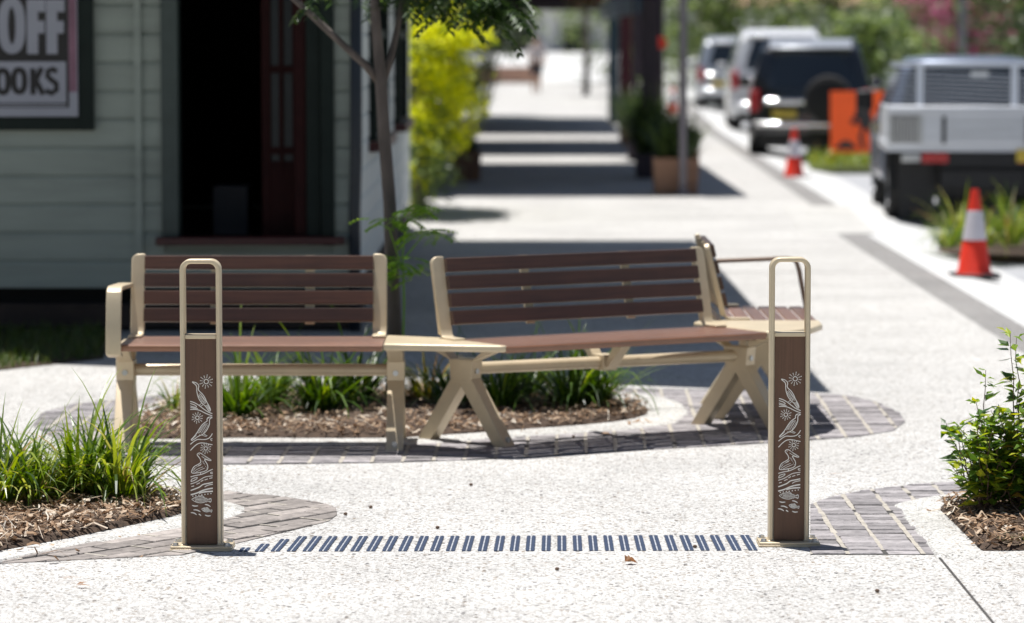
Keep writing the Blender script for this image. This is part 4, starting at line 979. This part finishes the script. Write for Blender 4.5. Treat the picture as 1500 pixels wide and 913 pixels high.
# hanging baskets under the awning
for (X, Y, lab) in ((1.55, 66, 'hanging flower basket with red blooms under the far end of the awning'), (1.35, 69.5, 'second hanging basket, darker, beside the fascia of the awning')):
    rt = empty('hanging_basket', (X, Y, 2.3), 0, label=lab, cat='flower basket', group='hanging baskets under the awning')
    MB().lathe([(.0, 0), (.12, .02), (.18, .12), (.19, .18)], n=14).build('basket', 'timber', rt); m = MB(); leaves(m, (0, 0, .2), (.3, .3, .2), 350, .08, int(Y), 8, .3); m.build('foliage', 'bg_dark', rt); m = MB(); leaves(m, (0, 0, .22), (.3, .3, .18), 60, .07, int(Y) + 3, 8, .3); m.build('flower', 'cone', rt); MB().cyl((0, 0, .2), (0, 0, hz - 2.303), .008, n=6).build('chain', 'steel', rt)

# planters along the posts
def planter(px, py, wd, hh, lab, plant_h, seed, mat='terra', pm_='bg_dark', n=160):
    g = G(px, py); rt = empty('planter', (g.x, g.y + wd / 2, 0), 0, label=lab, cat='planter', group='planters along the footpath')
    q = MB(); w2 = wd / 2; q.add([(-w2 * .92, -w2 * .92, 0), (w2 * .92, -w2 * .92, 0), (w2 * .92, w2 * .92, 0), (-w2 * .92, w2 * .92, 0), (-w2, -w2, hh), (w2, -w2, hh), (w2, w2, hh), (-w2, w2, hh), (-w2 * .86, -w2 * .86, hh), (w2 * .86, -w2 * .86, hh), (w2 * .86, w2 * .86, hh), (-w2 * .86, w2 * .86, hh), (-w2 * .84, -w2 * .84, hh - .06), (w2 * .84, -w2 * .84, hh - .06), (w2 * .84, w2 * .84, hh - .06), (-w2 * .84, w2 * .84, hh - .06)],
                         [(0, 1, 5, 4), (1, 2, 6, 5), (2, 3, 7, 6), (3, 0, 4, 7), (4, 5, 9, 8), (5, 6, 10, 9), (6, 7, 11, 10), (7, 4, 8, 11), (8, 9, 13, 12), (9, 10, 14, 13), (10, 11, 15, 14), (11, 8, 12, 15), (12, 13, 14, 15)]); q.build('pot', mat, rt)
    r = random.Random(seed); m = MB()
    for i in range(n): m.blade((r.uniform(-w2, w2) * .7, r.uniform(-w2, w2) * .7, hh - .06), r.uniform(0, 6.28), plant_h * r.uniform(.5, 1.1), r.uniform(.9, 1.5), r.uniform(.1, 1.1), .02, 5)
    leaves(m, (0, 0, hh + plant_h * .35), (w2 * .8, w2 * .8, plant_h * .4), n * 2, .08, seed, 8, .3); m.build('plant', pm_, rt)
planter(991, 286, .50, .40, 'terracotta coloured planter box beside the slim grey pole', .62, 91, n=320)
planter(955, 262, .40, .30, 'low dark planter at the foot of the plum coloured awning post', 1.0, 92, 'purple', n=320)
planter(940, 236, .40, .30, 'dark planter behind the first one along the awning posts', .9, 93, 'purple', n=320)
planter(927, 214, .36, .30, 'small planter by the red awning post', .8, 94, 'terra', n=300)
planter(684, 266, .34, .36, 'brown timber planter by the shaded shop wall', .25, 95, 'timber', n=60)
planter(1006, 248, .34, .25, 'small pot of pale green plants behind the grey pole', .5, 96, 'terra', 'bg_leaf')
# poles
def pole(px, py, r_, hh, lab, mat='pole', base=True):
    g = G(px, py); rt = empty('pole', (g.x, g.y, 0), 0, label=lab, cat='pole', group='slim poles along the street')
    MB().lathe([(0, 0), (r_ * 1.8, 0), (r_ * 1.8, .03), (r_, .06), (r_, hh), (0, hh)], n=14).build('shaft', mat, rt, smooth='auto'); return rt
pole(1000, 287, .044, 3.6, 'slim grey pole in front of the terracotta planter')
p2 = pole(968, 205, .05, 3.2, 'dark pole carrying a round orange disc', 'purple')
MB().lathe([(0, -.02), (.085, -.02), (.1, -.012), (.1, .012), (.085, .02), (0, .02)], n=20, axis='X').build('orange_disc', 'cone', p2).location = (0, -.07, 1.62)
[c for c in p2.children if c.name.startswith('orange')][0].rotation_euler = (0, 0, pi / 2)
g = P(1410, 60, 70); rt = empty('pole', (g.x, g.y, -.13), 0, label='grey pole among the trees above the pickup cab', cat='pole', group='slim poles along the street'); MB().cyl((0, 0, 0), (0, 0, 5), .11, .09).build('shaft', 'pole', rt, smooth='auto'); MB().cyl((0, 0, 4.9), (.9, 0, 5.1), .04).build('arm', 'pole', rt, smooth='auto')
g = G(858, 140); rt = empty('bare_trunk', (g.x, g.y, 0), 0, label='dark tree trunk standing in the sunlit path beside the awning end', cat='tree'); MB().tube([(0, 0, 0), (.03, 0, 1.3), (-.02, 0, 2.6), (.1, 0, 4)], [.11, .09, .08, .05], 9).build('trunk', 'bark', rt, smooth=True); m = MB(); leaves(m, (.1, 0, 4.4), (1.5, 1.5, 1.2), 1300, .2, 97, 16, .25); m.build('crown', 'bg_dark', rt)

# ------------------------------------------------------------------ cones, sign
def cone(loc, lab, rz=0):
    rt = empty('traffic_cone', loc, rz, label=lab, cat='traffic cone', group='orange traffic cones along the kerb')
    MB().prism([(-.19, -.15), (-.15, -.19), (.15, -.19), (.19, -.15), (.19, .15), (.15, .19), (-.15, .19), (-.19, .15)], (0, 0, .018), (1, 0, 0), (0, 1, 0), (0, 0, 1), .036).build('base', 'black', rt, bevel=.006)
    def rr_(z): return .135 - (z - .036) * (.135 - .03) / (.70 - .036)
    MB().lathe([(rr_(.0365) + .012, .0365), (rr_(.06), .06), (rr_(.70), .70), (rr_(.70) - .01, .70), (rr_(.70) - .012, .60)], n=24).build('body', 'cone', rt, smooth='auto')
    MB().lathe([(rr_(.30) + .001, .30), (rr_(.30) + .004, .302), (rr_(.53) + .004, .528), (rr_(.53) + .001, .53)], n=24).build('collar', 'cone_w', rt, smooth='auto')
    return rt
g = G(1427, 405, -.02); c1 = cone((g.x, g.y, -.03), 'nearest orange traffic cone with a pale collar, beside the verge grasses'); c1.scale = (.92,) * 3
g = G(1163, 262, -.03); c2 = dup(c1, (g.x, g.y, -.03), .5, .9, 'orange traffic cone standing on the gutter behind the black four-wheel drive')
g = G(986, 168, 0); c3 = dup(c1, (g.x, g.y, 0), .2, .9, 'faraway traffic cone beside the awning posts')
g = G(1258, 250, -.1); sg_ = empty('road_sign', (g.x + .02, g.y + .25, -.1), radians(-3), label='square orange roadwork sign showing a worker, propped on yellow feet', cat='road sign')
lean = radians(17); ay = V((0, sin(lean), cos(lean)))
MB().prism([(-.38, .24), (.38, .24), (.38, 1.12), (-.38, 1.12)], (0, 0, 0), (1, 0, 0), ay, V((0, cos(lean), -sin(lean))), .012).build('board', 'orange', sg_)
def sp_(mb, pts): 
    nn = V((0, cos(lean), -sin(lean))); mb.add([V((p[0], 0, 0)) + ay * p[1] - nn * .009 for p in pts], [tuple(range(len(pts)))])
m = MB()
sp_(m, [(.13 + .055 * cos(a), .99 + .055 * sin(a)) for a in [2 * pi * i / 12 for i in range(12)]])
sp_(m, [(.02, .93), (.14, .92), (.20, .72), (.16, .60), (.05, .62), (-.03, .78)]); sp_(m, [(.0, .92), (-.04, .80), (-.10, .66), (-.07, .63), (.02, .76), (.05, .88)])
sp_(m, [(.05, .62), (.10, .62), (.06, .46), (.10, .31), (.04, .31), (-.0, .46)]); sp_(m, [(.12, .62), (.17, .60), (.22, .46), (.22, .31), (.16, .31), (.16, .45)]); sp_(m, [(-.12, .70), (-.10, .72), (.28, .52), (.26, .50)])
sp_(m, [(-.34, .30), (-.2, .42), (-.1, .40), (-.02, .30)])
m.build('symbol', 'poster_black', sg_)
q = MB()
for x in (-.34, .34): q.bb((x - .035, -.03, 0), (x + .035, .03, .26))
q.build('foot', 'yellow', sg_, bevel=.01)
q = MB()
for x in (-.25, .25): q.tube([(x, .315, 1.0), (x, .62, .0)], .014, 6)
q.build('strut', 'steel', sg_)

# ------------------------------------------------------------------ vehicles
def wheel(par, x, y, r_, wd):
    t = MB(); t.lathe([(r_ * .62, -wd / 2), (r_ * .93, -wd / 2), (r_, -wd * .36), (r_, wd * .36), (r_ * .93, wd / 2), (r_ * .62, wd / 2)], (x, y, r_), 24, 'X'); wo = empty('wheel'); wo.parent = par
    t.build('tyre', 'tyre', wo, smooth='auto'); m = MB(); m.lathe([(0, -wd * .30), (r_ * .2, -wd * .32), (r_ * .6, -wd * .22), (r_ * .64, -wd * .47), (r_ * .64, wd * .47), (r_ * .6, wd * .22), (r_ * .2, wd * .32), (0, wd * .3)], (x, y, r_), 20, 'X'); m.build('rim', 'rim', wo, smooth='auto')
def carbody(prof, hw, belt, tumble, cut=.06):
    """side outline (y,z) swept across the car, leaning in above the belt line."""
    def w_(z): return hw if z <= belt else hw - (z - belt) * tumble
    mb = MB(); n = len(prof); st = [-1, -.93, -.6, 0, .6, .93, 1]
    vs = []
    for s_ in st:
        for (y, z) in prof:
            zz = z - (.03 * abs(s_) ** 4 if z > belt else 0); yy = y + (.05 if y < prof[0][0] + .4 else -.12 if y > 3.6 else 0) * abs(s_) ** 3
            vs.append((s_ * w_(z), yy, zz))
    fs = []
    for k in range(len(st) - 1):
        for i in range(n): fs.append((k * n + i, k * n + (i + 1) % n, (k + 1) * n + (i + 1) % n, (k + 1) * n + i))
    fs += [tuple(range(n))[::-1], tuple((len(st) - 1) * n + i for i in range(n))]
    mb.add(vs, fs); return mb
def arches(mb, hw, ys, r_):
    for y in ys:
        for s_ in (-1, 1): a_ = MB(); a_.lathe([(0, 0), (r_ * 1.16, 0), (r_ * 1.16, .06)], (s_ * (hw - .02), y, r_), 18, 'X'); a_.build('wheel_arch', 'black', mb)
def suv(name, label, loc, rz, paint, hw=.9, H=1.78, Ln=4.7, spare=False, rails=True, platem='plate', chrome=True, lt=True, tum=.30):
    rt = empty(name, loc, rz, label=label, cat='car', group='cars parked along the kerb')
    belt = H * .60
    prof = [(.02, .46), (.0, .62), (.03, belt), (.16, H - .14), (.34, H - .02), (1.2, H), (2.3, H - .03), (2.75, H - .14), (3.35, belt + .05), (4.3, belt - .08), (Ln - .06, belt - .22), (Ln, .55), (Ln - .1, .30), (.2, .32)]
    b = carbody(prof, hw, belt, tum); b.build('body', paint, rt, bevel=.05, segs=3)
    def wq(z): return hw - (z - belt) * tum
    g = MB(); za, zb = belt + .05, H - .17; n_ = 7
    def yr(z): return .03 + (z - belt) / (H - .14 - belt) * .13
    vs = []
    for z in (za, zb):
        for i in range(n_):
            s_ = -1 + 2 * i / (n_ - 1); vs.append((s_ * (wq(z) - .14), yr(z) - .012 + .05 * abs(s_) ** 3, z))
    g.add(vs, [(i, i + 1, n_ + i + 1, n_ + i) for i in range(n_ - 1)]); g.build('rear_window', 'carglass', rt)
    for s_ in (-1, 1):
        g = MB()
        for (ya, yb) in ((.42, 1.05), (1.13, 2.0), (2.08, 2.72)):
            dz = 0 if yb < 2.5 else .10
            g.add([(s_ * (wq(za) + .004), ya, za), (s_ * (wq(za) + .004), yb + (.35 if dz else 0), za), (s_ * (wq(zb - dz) + .004), yb, zb - dz), (s_ * (wq(zb) + .004), ya + .03, zb)], [(0, 1, 2, 3)])
        g.build('side_window', 'carglass', rt)
        if lt:
            t = MB(); t.bb((s_ * (hw - .16), -.018, belt - .32), (s_ * (hw - .01), .16, belt + .0)); t.build('tail_light', 'tail', rt, bevel=.02)
        mi = MB(); mi.bb((s_ * (hw + .02), 2.62, belt + .0), (s_ * (hw + .2), 2.72, belt + .16)); mi.build('mirror', paint, rt, bevel=.03)
    arches(rt, hw - .0, (.85, Ln - .92), .37)
    bp = MB(); bp.bb((-hw + .02, -.10, .42), (hw - .02, .12, .62)); bp.build('bumper', paint if chrome else 'black', rt, bevel=.05, segs=3)
    un = MB(); un.bb((-hw + .14, .1, .24), (hw - .14, Ln - .3, .45)); un.build('underbody', 'black', rt)
    if chrome:
        q = MB(); q.bb((-hw + .22, -.03, belt - .22), (.18, .03, belt - .13)); q.build('tailgate_trim', 'chrome', rt, bevel=.03, segs=3)
        q = MB(); q.bb((-hw + .10, -.125, .535), (hw - .1, -.09, .605)); q.build('bumper_step', 'chrome', rt, bevel=.015)
    p = MB(); p.bb((-.56, -.125 if not spare else -.03, .66), (-.20, -.03 if not spare else .0, .78)); p.build('number_plate', platem, rt)
    if rails:
        for s_ in (-1, 1):
            q = MB(); q.tube([(s_ * (hw - .27), .4, H - .01), (s_ * (hw - .27), .5, H + .04), (s_ * (hw - .27), 2.1, H + .04), (s_ * (hw - .27), 2.2, H - .03)], .018, 8); q.build('roof_rail', 'chrome', rt, smooth='auto')
    q = MB(); q.add([(-hw + .30, -.03, H - .10), (hw - .30, -.03, H - .10), (hw - .30, .42, H + .022), (-hw + .30, .42, H + .022), (-hw + .30, -.02, H - .13), (hw - .30, -.02, H - .13), (hw - .3, .42, H - .08), (-hw + .3, .42, H - .08)], [(0, 1, 2, 3), (4, 5, 1, 0), (7, 6, 5, 4), (1, 5, 6, 2), (4, 0, 3, 7)]); q.build('roof_spoiler', 'p_silver' if spare else paint, rt, bevel=.012)  # silver on the black car puts reflected sky into the spoiler colour
    if spare:
        q = MB()
        # wheel hung on the tailgate, axle along the length of the car
        pr = [(0, -.26), (.25, -.255), (.33, -.22), (.35, -.12), (.34, -.02), (0, -.02)]
        n = 26; vs = []; fs = []
        for (rr2, yy) in pr:
            for j in range(n): vs.append((.26 + rr2 * cos(2 * pi * j / n), yy, .95 + rr2 * sin(2 * pi * j / n)))
        for i in range(len(pr) - 1):
            for j in range(n): fs.append((i * n + j, i * n + (j + 1) % n, (i + 1) * n + (j + 1) % n, (i + 1) * n + j))
        q.add(vs, fs); q.build('spare_wheel', 'tyre', rt, smooth='auto')
    for y in (.85, Ln - .92):
        for s_ in (-1, 1): wheel(rt, s_ * (hw - .12), y, .37, .24)
    return rt
g = G(1106, 238, -.13)
suv('parked_car', 'black four-wheel drive with a spare wheel on its tailgate, parked beside the orange sign', (g.x + .76, g.y - .6, -.13), radians(-5.0), 'p_black', .9, 1.80, 4.6, spare=True)
g = G(1068, 197, -.13)
suv('parked_car', 'tall white four-wheel drive with a dark rear window, parked ahead of the black one', (g.x + .93, g.y - .5, -.13), radians(-2.5), 'p_white', .95, 1.98, 5.0)
g = G(1022, 166, -.13)
suv('parked_car', 'silver four-wheel drive farthest along the kerb, half hidden by the tall white one', (g.x + .9, g.y, -.13), radians(-2.), 'p_silver', .92, 1.84, 4.8)
# pickup with alloy tray
g = G(1302, 303, -.13)
ut = empty('pickup_truck', (4.55, 33.0, -.13), radians(-3.6), label='grey pickup truck with a silver alloy drop-side tray, parked by the verge', cat='pickup truck')
hw = .90
q = MB(); q.bb((-hw - .02, -.02, 0.740), (hw + .02, 1.95, 0.820)); q.build('tray_floor', 'alloy', ut)
tg = MB(); tg.bb((-hw - .02, -.05, 0.820), (hw + .02, -.02, 1.100)); tgo = tg.build('tailgate', 'alloy', ut, bevel=.006)
q = MB(); q.bb((-hw - .03, -.07, 1.101), (hw + .03, .0, 1.180)); q.build('top_rail', 'alloy', tgo, bevel=.012)
for x in (-.60, -.38, .42, 0.740):
    q = MB(); q.bb((x - .018, -.062, 0.820), (x + .018, -.0505, 1.080)); q.build('latch', 'steel' if abs(x) > .5 else 'black', tgo)
q = MB(); q.bb((-hw + .0, -.0525, .83), (-hw + .29, -.0502, 1.09)); q.build('rib_backing', 'black', tgo)
q = MB()
for zz in (.88, .95, 1.02): q.bb((-.35, -.054, zz), (hw, -.0502, zz + .012))
q.build('pressed_line', 'steel', tgo)
q = MB()
for i in range(9): q.bb((-hw + .005 + i * .032, -.056, 0.840), (-hw + .018 + i * .032, -.0505, 1.080))
q.build('rib_panel', 'white', tgo)
for s_ in (-1, 1):
    q = MB(); q.bb((s_ * (hw - .01) - .012, -.02, 0.820), (s_ * (hw - .01) + .012, 1.95, 1.170)); q.build('tray_side', 'alloy', ut, bevel=.005)
hb = MB()
for x in (-.50, .46): hb.bb((x - .035, 1.96, .82), (x + .035, 2.0, 1.56))
hb.bb((-.80, 1.961, 1.54), (.80, 1.999, 1.59))
for i in range(9): hb.cyl((-.86, 1.98, 1.16 + i * .042), (.86, 1.98, 1.06 + i * .047), .005, n=6)
hb.build('headboard', 'alloy', ut)
cb = carbody([(2.06, .5), (2.04, 1.0), (2.10, 1.54), (2.2, 1.63), (3.0, 1.66), (3.4, 1.58), (3.95, 1.02), (5.0, .92), (5.15, .6), (5.05, .35), (2.1, .36)], .88, 1.0, .38)
cb.build('cab', 'p_cab', ut, bevel=.05, segs=3)
g2 = MB(); g2.add([(-.70, 2.045, 1.06), (.70, 2.045, 1.06), (.58, 2.10, 1.56), (-.58, 2.10, 1.56)], [(0, 1, 2, 3)]); g2.build('rear_window', 'carglass', ut)
lb = MB(); lb.bb((.02, 2.03, 1.44), (.2, 2.05, 1.49)); lb.build('brake_light', 'white', ut)
for s_ in (-1, 1):
    g2 = MB(); x = lambda z: s_ * (.885 - (z - 1.0) * .38); g2.add([(x(1.05), 2.3, 1.05), (x(1.05), 3.7, 1.05), (x(1.5), 3.35, 1.5), (x(1.5), 2.35, 1.5)], [(0, 1, 2, 3)]); g2.build('side_window', 'carglass', ut)
    t = MB(); t.bb((s_ * .46 - .13, -.03, .63), (s_ * .46 + .13, .04, .73)); to = t.build('tail_light', 'tail', ut, bevel=.01)
    t = MB(); t.bb((s_ * .69 - .09, -.03, .64), (s_ * .69 + .09, .03, .72)); t.build('indicator', 'amber' if 0 else 'steel', ut, bevel=.01)
    mf = MB(); mf.bb((s_ * .62 - .17, .25, .06), (s_ * .62 + .17, .262, .74)); mf.build('mudflap', 'black', ut)
    mi = MB(); mi.bb((s_ * .92, 3.3, 1.06), (s_ * 1.10, 3.4, 1.28)); mi.build('mirror', 'black', ut, bevel=.03)
    for y in (.9, 4.2): wheel(ut, s_ * .76, y, .36, .23)
    gd = MB(); gd.lathe([(.42, -.1), (.44, -.1), (.44, .1), (.42, .1)], (s_ * .79, .9, .36), 20, 'X'); gd.build('mudguard', 'black', ut)
q = MB(); q.bb((-.4, .0, .40), (.4, 4.9, .60)); q.bb((-.80, .28, .30), (.80, .36, .72)); q.bb((-.4, 0, .55), (.4, 1.9, .735)); q.bb((-.78, .84, .26), (.78, .98, .44)); q.bb((-.36, .7, .17), (.34, 1.3, .5)); q.bb((-.62, 1.6, .22), (.6, 4.6, .5)); q.build('chassis', 'black', ut)
q = MB(); q.bb((.32, -.04, .64), (.70, -.025, .76)); q.build('number_plate', 'plate', ut)

# ------------------------------------------------------------------ verge islands with grasses
isl = [tuple(G(x, y, -.1)[:2]) for x, y in ((1368, 376), (1400, 352), (1470, 345), (1700, 345), (1760, 380), (1500, 382))]
structure(MB().slab(isl, -.25, -.06), 'verge_soil', 'soil'); isl2 = [((p[0] - 4.6) * 1.06 + 4.6, (p[1] - 27.5) * 1.1 + 27.5) for p in isl]; structure(MB().slab(isl2, -.25, -.075), 'verge_kerb', 'gutter')
VG = 'tall grasses on the verge by the pickup'
vp_ = {0: pro('lomandra', 170, .46, .3, 71, wid=.013), 1: pro('lomandra', 150, .38, .3, 72, wid=.013)}
put_clumps('verge_grass', [(1408, 362, 0, .95, 0, 'verge grass clump directly behind the nearest cone'), (1440, 366, 1, .9, 1, 'low verge grass clump peeking out beside the nearest cone'), (1478, 364, 0, 1.0, 2, 'verge grass clump nearest the edge of the photo'), (1500, 354, 1, 1.1, 3, 'verge grass clump behind, cut by the edge of the photo'), (1388, 368, 1, .75, 4, 'small verge grass clump at the tip of the island')], vp_, VG)
is2 = [tuple(G(x, y, -.1)[:2]) for x, y in ((1186, 252), (1300, 252), (1330, 236), (1290, 222), (1182, 224))]
structure(MB().slab(is2, -.25, -.05), 'verge_soil', 'ground')
m = MB(); xs = [p[0] for p in is2]; ys = [p[1] for p in is2]
for i in range(2600):
    p = (U(min(xs), max(xs)), U(min(ys), max(ys)))
    if inside(p, is2): m.blade((p[0], p[1], -.05), U(0, 6.28), U(.1, .3), U(.8, 1.5), U(.2, 1.2), .014, 4)
tag(m.build('grass', 'lomandra'), kind='stuff')

# ------------------------------------------------------------------ pedestrian far along the path
g = G(786, 138); pr_ = empty('person', (g.x, g.y, 0), radians(8), label='faraway pedestrian in a pale top and dark shorts walking on the sunlit path', cat='person')
def skin_fig(name, verts, edges, radii, mat, par, root=0):
    me = bpy.data.meshes.new(name); me.from_pydata(verts, edges, []); me.materials.append(M[mat])
    o = bpy.data.objects.new(name, me); COL.objects.link(o); o.parent = par
    sk_ = o.modifiers.new('skin', 'SKIN'); sk_.use_smooth_shade = True
    if not me.skin_vertices: me.skin_vertices.new()
    for i, r2 in enumerate(radii):
        me.skin_vertices[0].data[i].radius = (r2, r2) if not isinstance(r2, tuple) else r2
        me.skin_vertices[0].data[i].use_root = (i == root)
    s2 = o.modifiers.new('sub', 'SUBSURF'); s2.levels = s2.render_levels = 2; return o
bv = [(0, 0, .95), (0, 0, 1.15), (0, .01, 1.38), (0, 0, 1.47), (0, -.01, 1.56), (0, -.02, 1.68),
      (-.09, 0, .9), (-.10, -.10, .50), (-.10, -.02, .08), (-.10, -.14, .03), (.09, 0, .9), (.10, .08, .50), (.10, .22, .12), (.10, .12, .04),
      (-.19, .01, 1.40), (-.24, .06, 1.14), (-.24, .0, .90), (-.24, -.03, .80), (.19, .01, 1.40), (.24, -.06, 1.14), (.23, -.16, .94), (.23, -.20, .86)]
be = [(0, 1), (1, 2), (2, 3), (3, 4), (4, 5), (0, 6), (6, 7), (7, 8), (8, 9), (0, 10), (10, 11), (11, 12), (12, 13), (2, 14), (14, 15), (15, 16), (16, 17), (2, 18), (18, 19), (19, 20), (20, 21)]
brd = [.13, .13, .14, .055, .085, .085, .095, .06, .045, .035, .095, .06, .045, .035, .055, .042, .032, .03, .055, .042, .032, .03]
skin_fig('body', bv, be, brd, 'skin', pr_)
skin_fig('shirt', [(0, 0, .95), (0, 0, 1.15), (0, .01, 1.38), (-.19, .01, 1.40), (-.235, .045, 1.22), (.19, .01, 1.40), (.235, -.045, 1.22)], [(0, 1), (1, 2), (2, 3), (3, 4), (2, 5), (5, 6)], [.155, .15, .165, .075, .065, .075, .065], 'shirt', pr_)
skin_fig('shorts', [(0, 0, .98), (-.09, 0, .88), (-.10, -.09, .56), (.09, 0, .88), (.10, .07, .56)], [(0, 1), (1, 2), (0, 3), (3, 4)], [.15, .12, .09, .12, .09], 'shorts', pr_)
skin_fig('hair', [(0, .03, 1.58), (0, .01, 1.70)], [(0, 1)], [.085, .09], 'hair', pr_)

# ------------------------------------------------------------------ far end of the street
structure(MB().add([(-12, 131, .004), (9, 131, .004), (9, 166, 1.0), (-12, 166, 1.0), (-12, 131, -.3), (9, 131, -.3)], [(0, 1, 2, 3), (4, 5, 1, 0)]), 'far_path', 'gutter')  # rising slab added to catch the sun and brighten the far end
fb = empty('far_house', (2.2, 168, 0), 0, label='pale far house with a verandah closing the end of the footpath', cat='building')
q = MB(); q.bb((-6, 168, 0), (9, 176, 4.2)); q.build('wall', 'farwall', fb, world=True)
q = MB(); q.bb((-6.5, 166, 3.3), (9.5, 176.5, 3.5)); q.build('roof', 'roof', fb, world=True)
for x in (-3.5, -.8, 1.8, 4.4): 
    q = MB(); q.bb((x - .08, 166.1, 0), (x + .08, 166.26, 3.29)); q.build('verandah_post', 'white', fb, world=True)
for x in (-2.2, .5, 3.1, 5.8):
    q = MB(); q.bb((x - .6, 167.94, .9), (x + .6, 167.99, 2.3)); q.build('window', 'carglass', fb, world=True)
q = MB(); q.bb((-3.0, 128, 0), (1.0, 128.25, .62)); tag(q.build('brick_wall', 'pinkbrick'), 'low pink brick wall beyond the pedestrian', 'wall')
q = MB(); q.bb((-7.5, 134, 0), (-1.6, 150, 3.6)); q.bb((-7.8, 133.6, 3.6), (-1.3, 150.4, 3.75)); tag(q.build('far_shop', 'farwall'), 'pale rendered far shop past the end of the shaded row', 'building')
fh = empty('far_house', (16, 140, -.13), 0, label='pale far house glimpsed between the trees across the street', cat='building')
q = MB(); q.bb((9.5, 141, -.13), (22, 149, 3)); q.build('wall', 'white', fh, world=True); q = MB(); q.add([(9, 140.4, 3), (22.5, 140.4, 3), (22.5, 149.6, 3), (9, 149.6, 3), (9, 145, 5.4), (22.5, 145, 5.4)], [(0, 1, 5, 4), (2, 3, 4, 5), (1, 2, 5), (3, 0, 4), (3, 2, 1, 0)]); q.build('roof', 'terra', fh, world=True)
for x in (11.5, 14.5, 18):
    q = MB(); q.bb((x - .7, 140.94, .7), (x + .7, 140.99, 2)); q.build('window', 'carglass', fh, world=True)
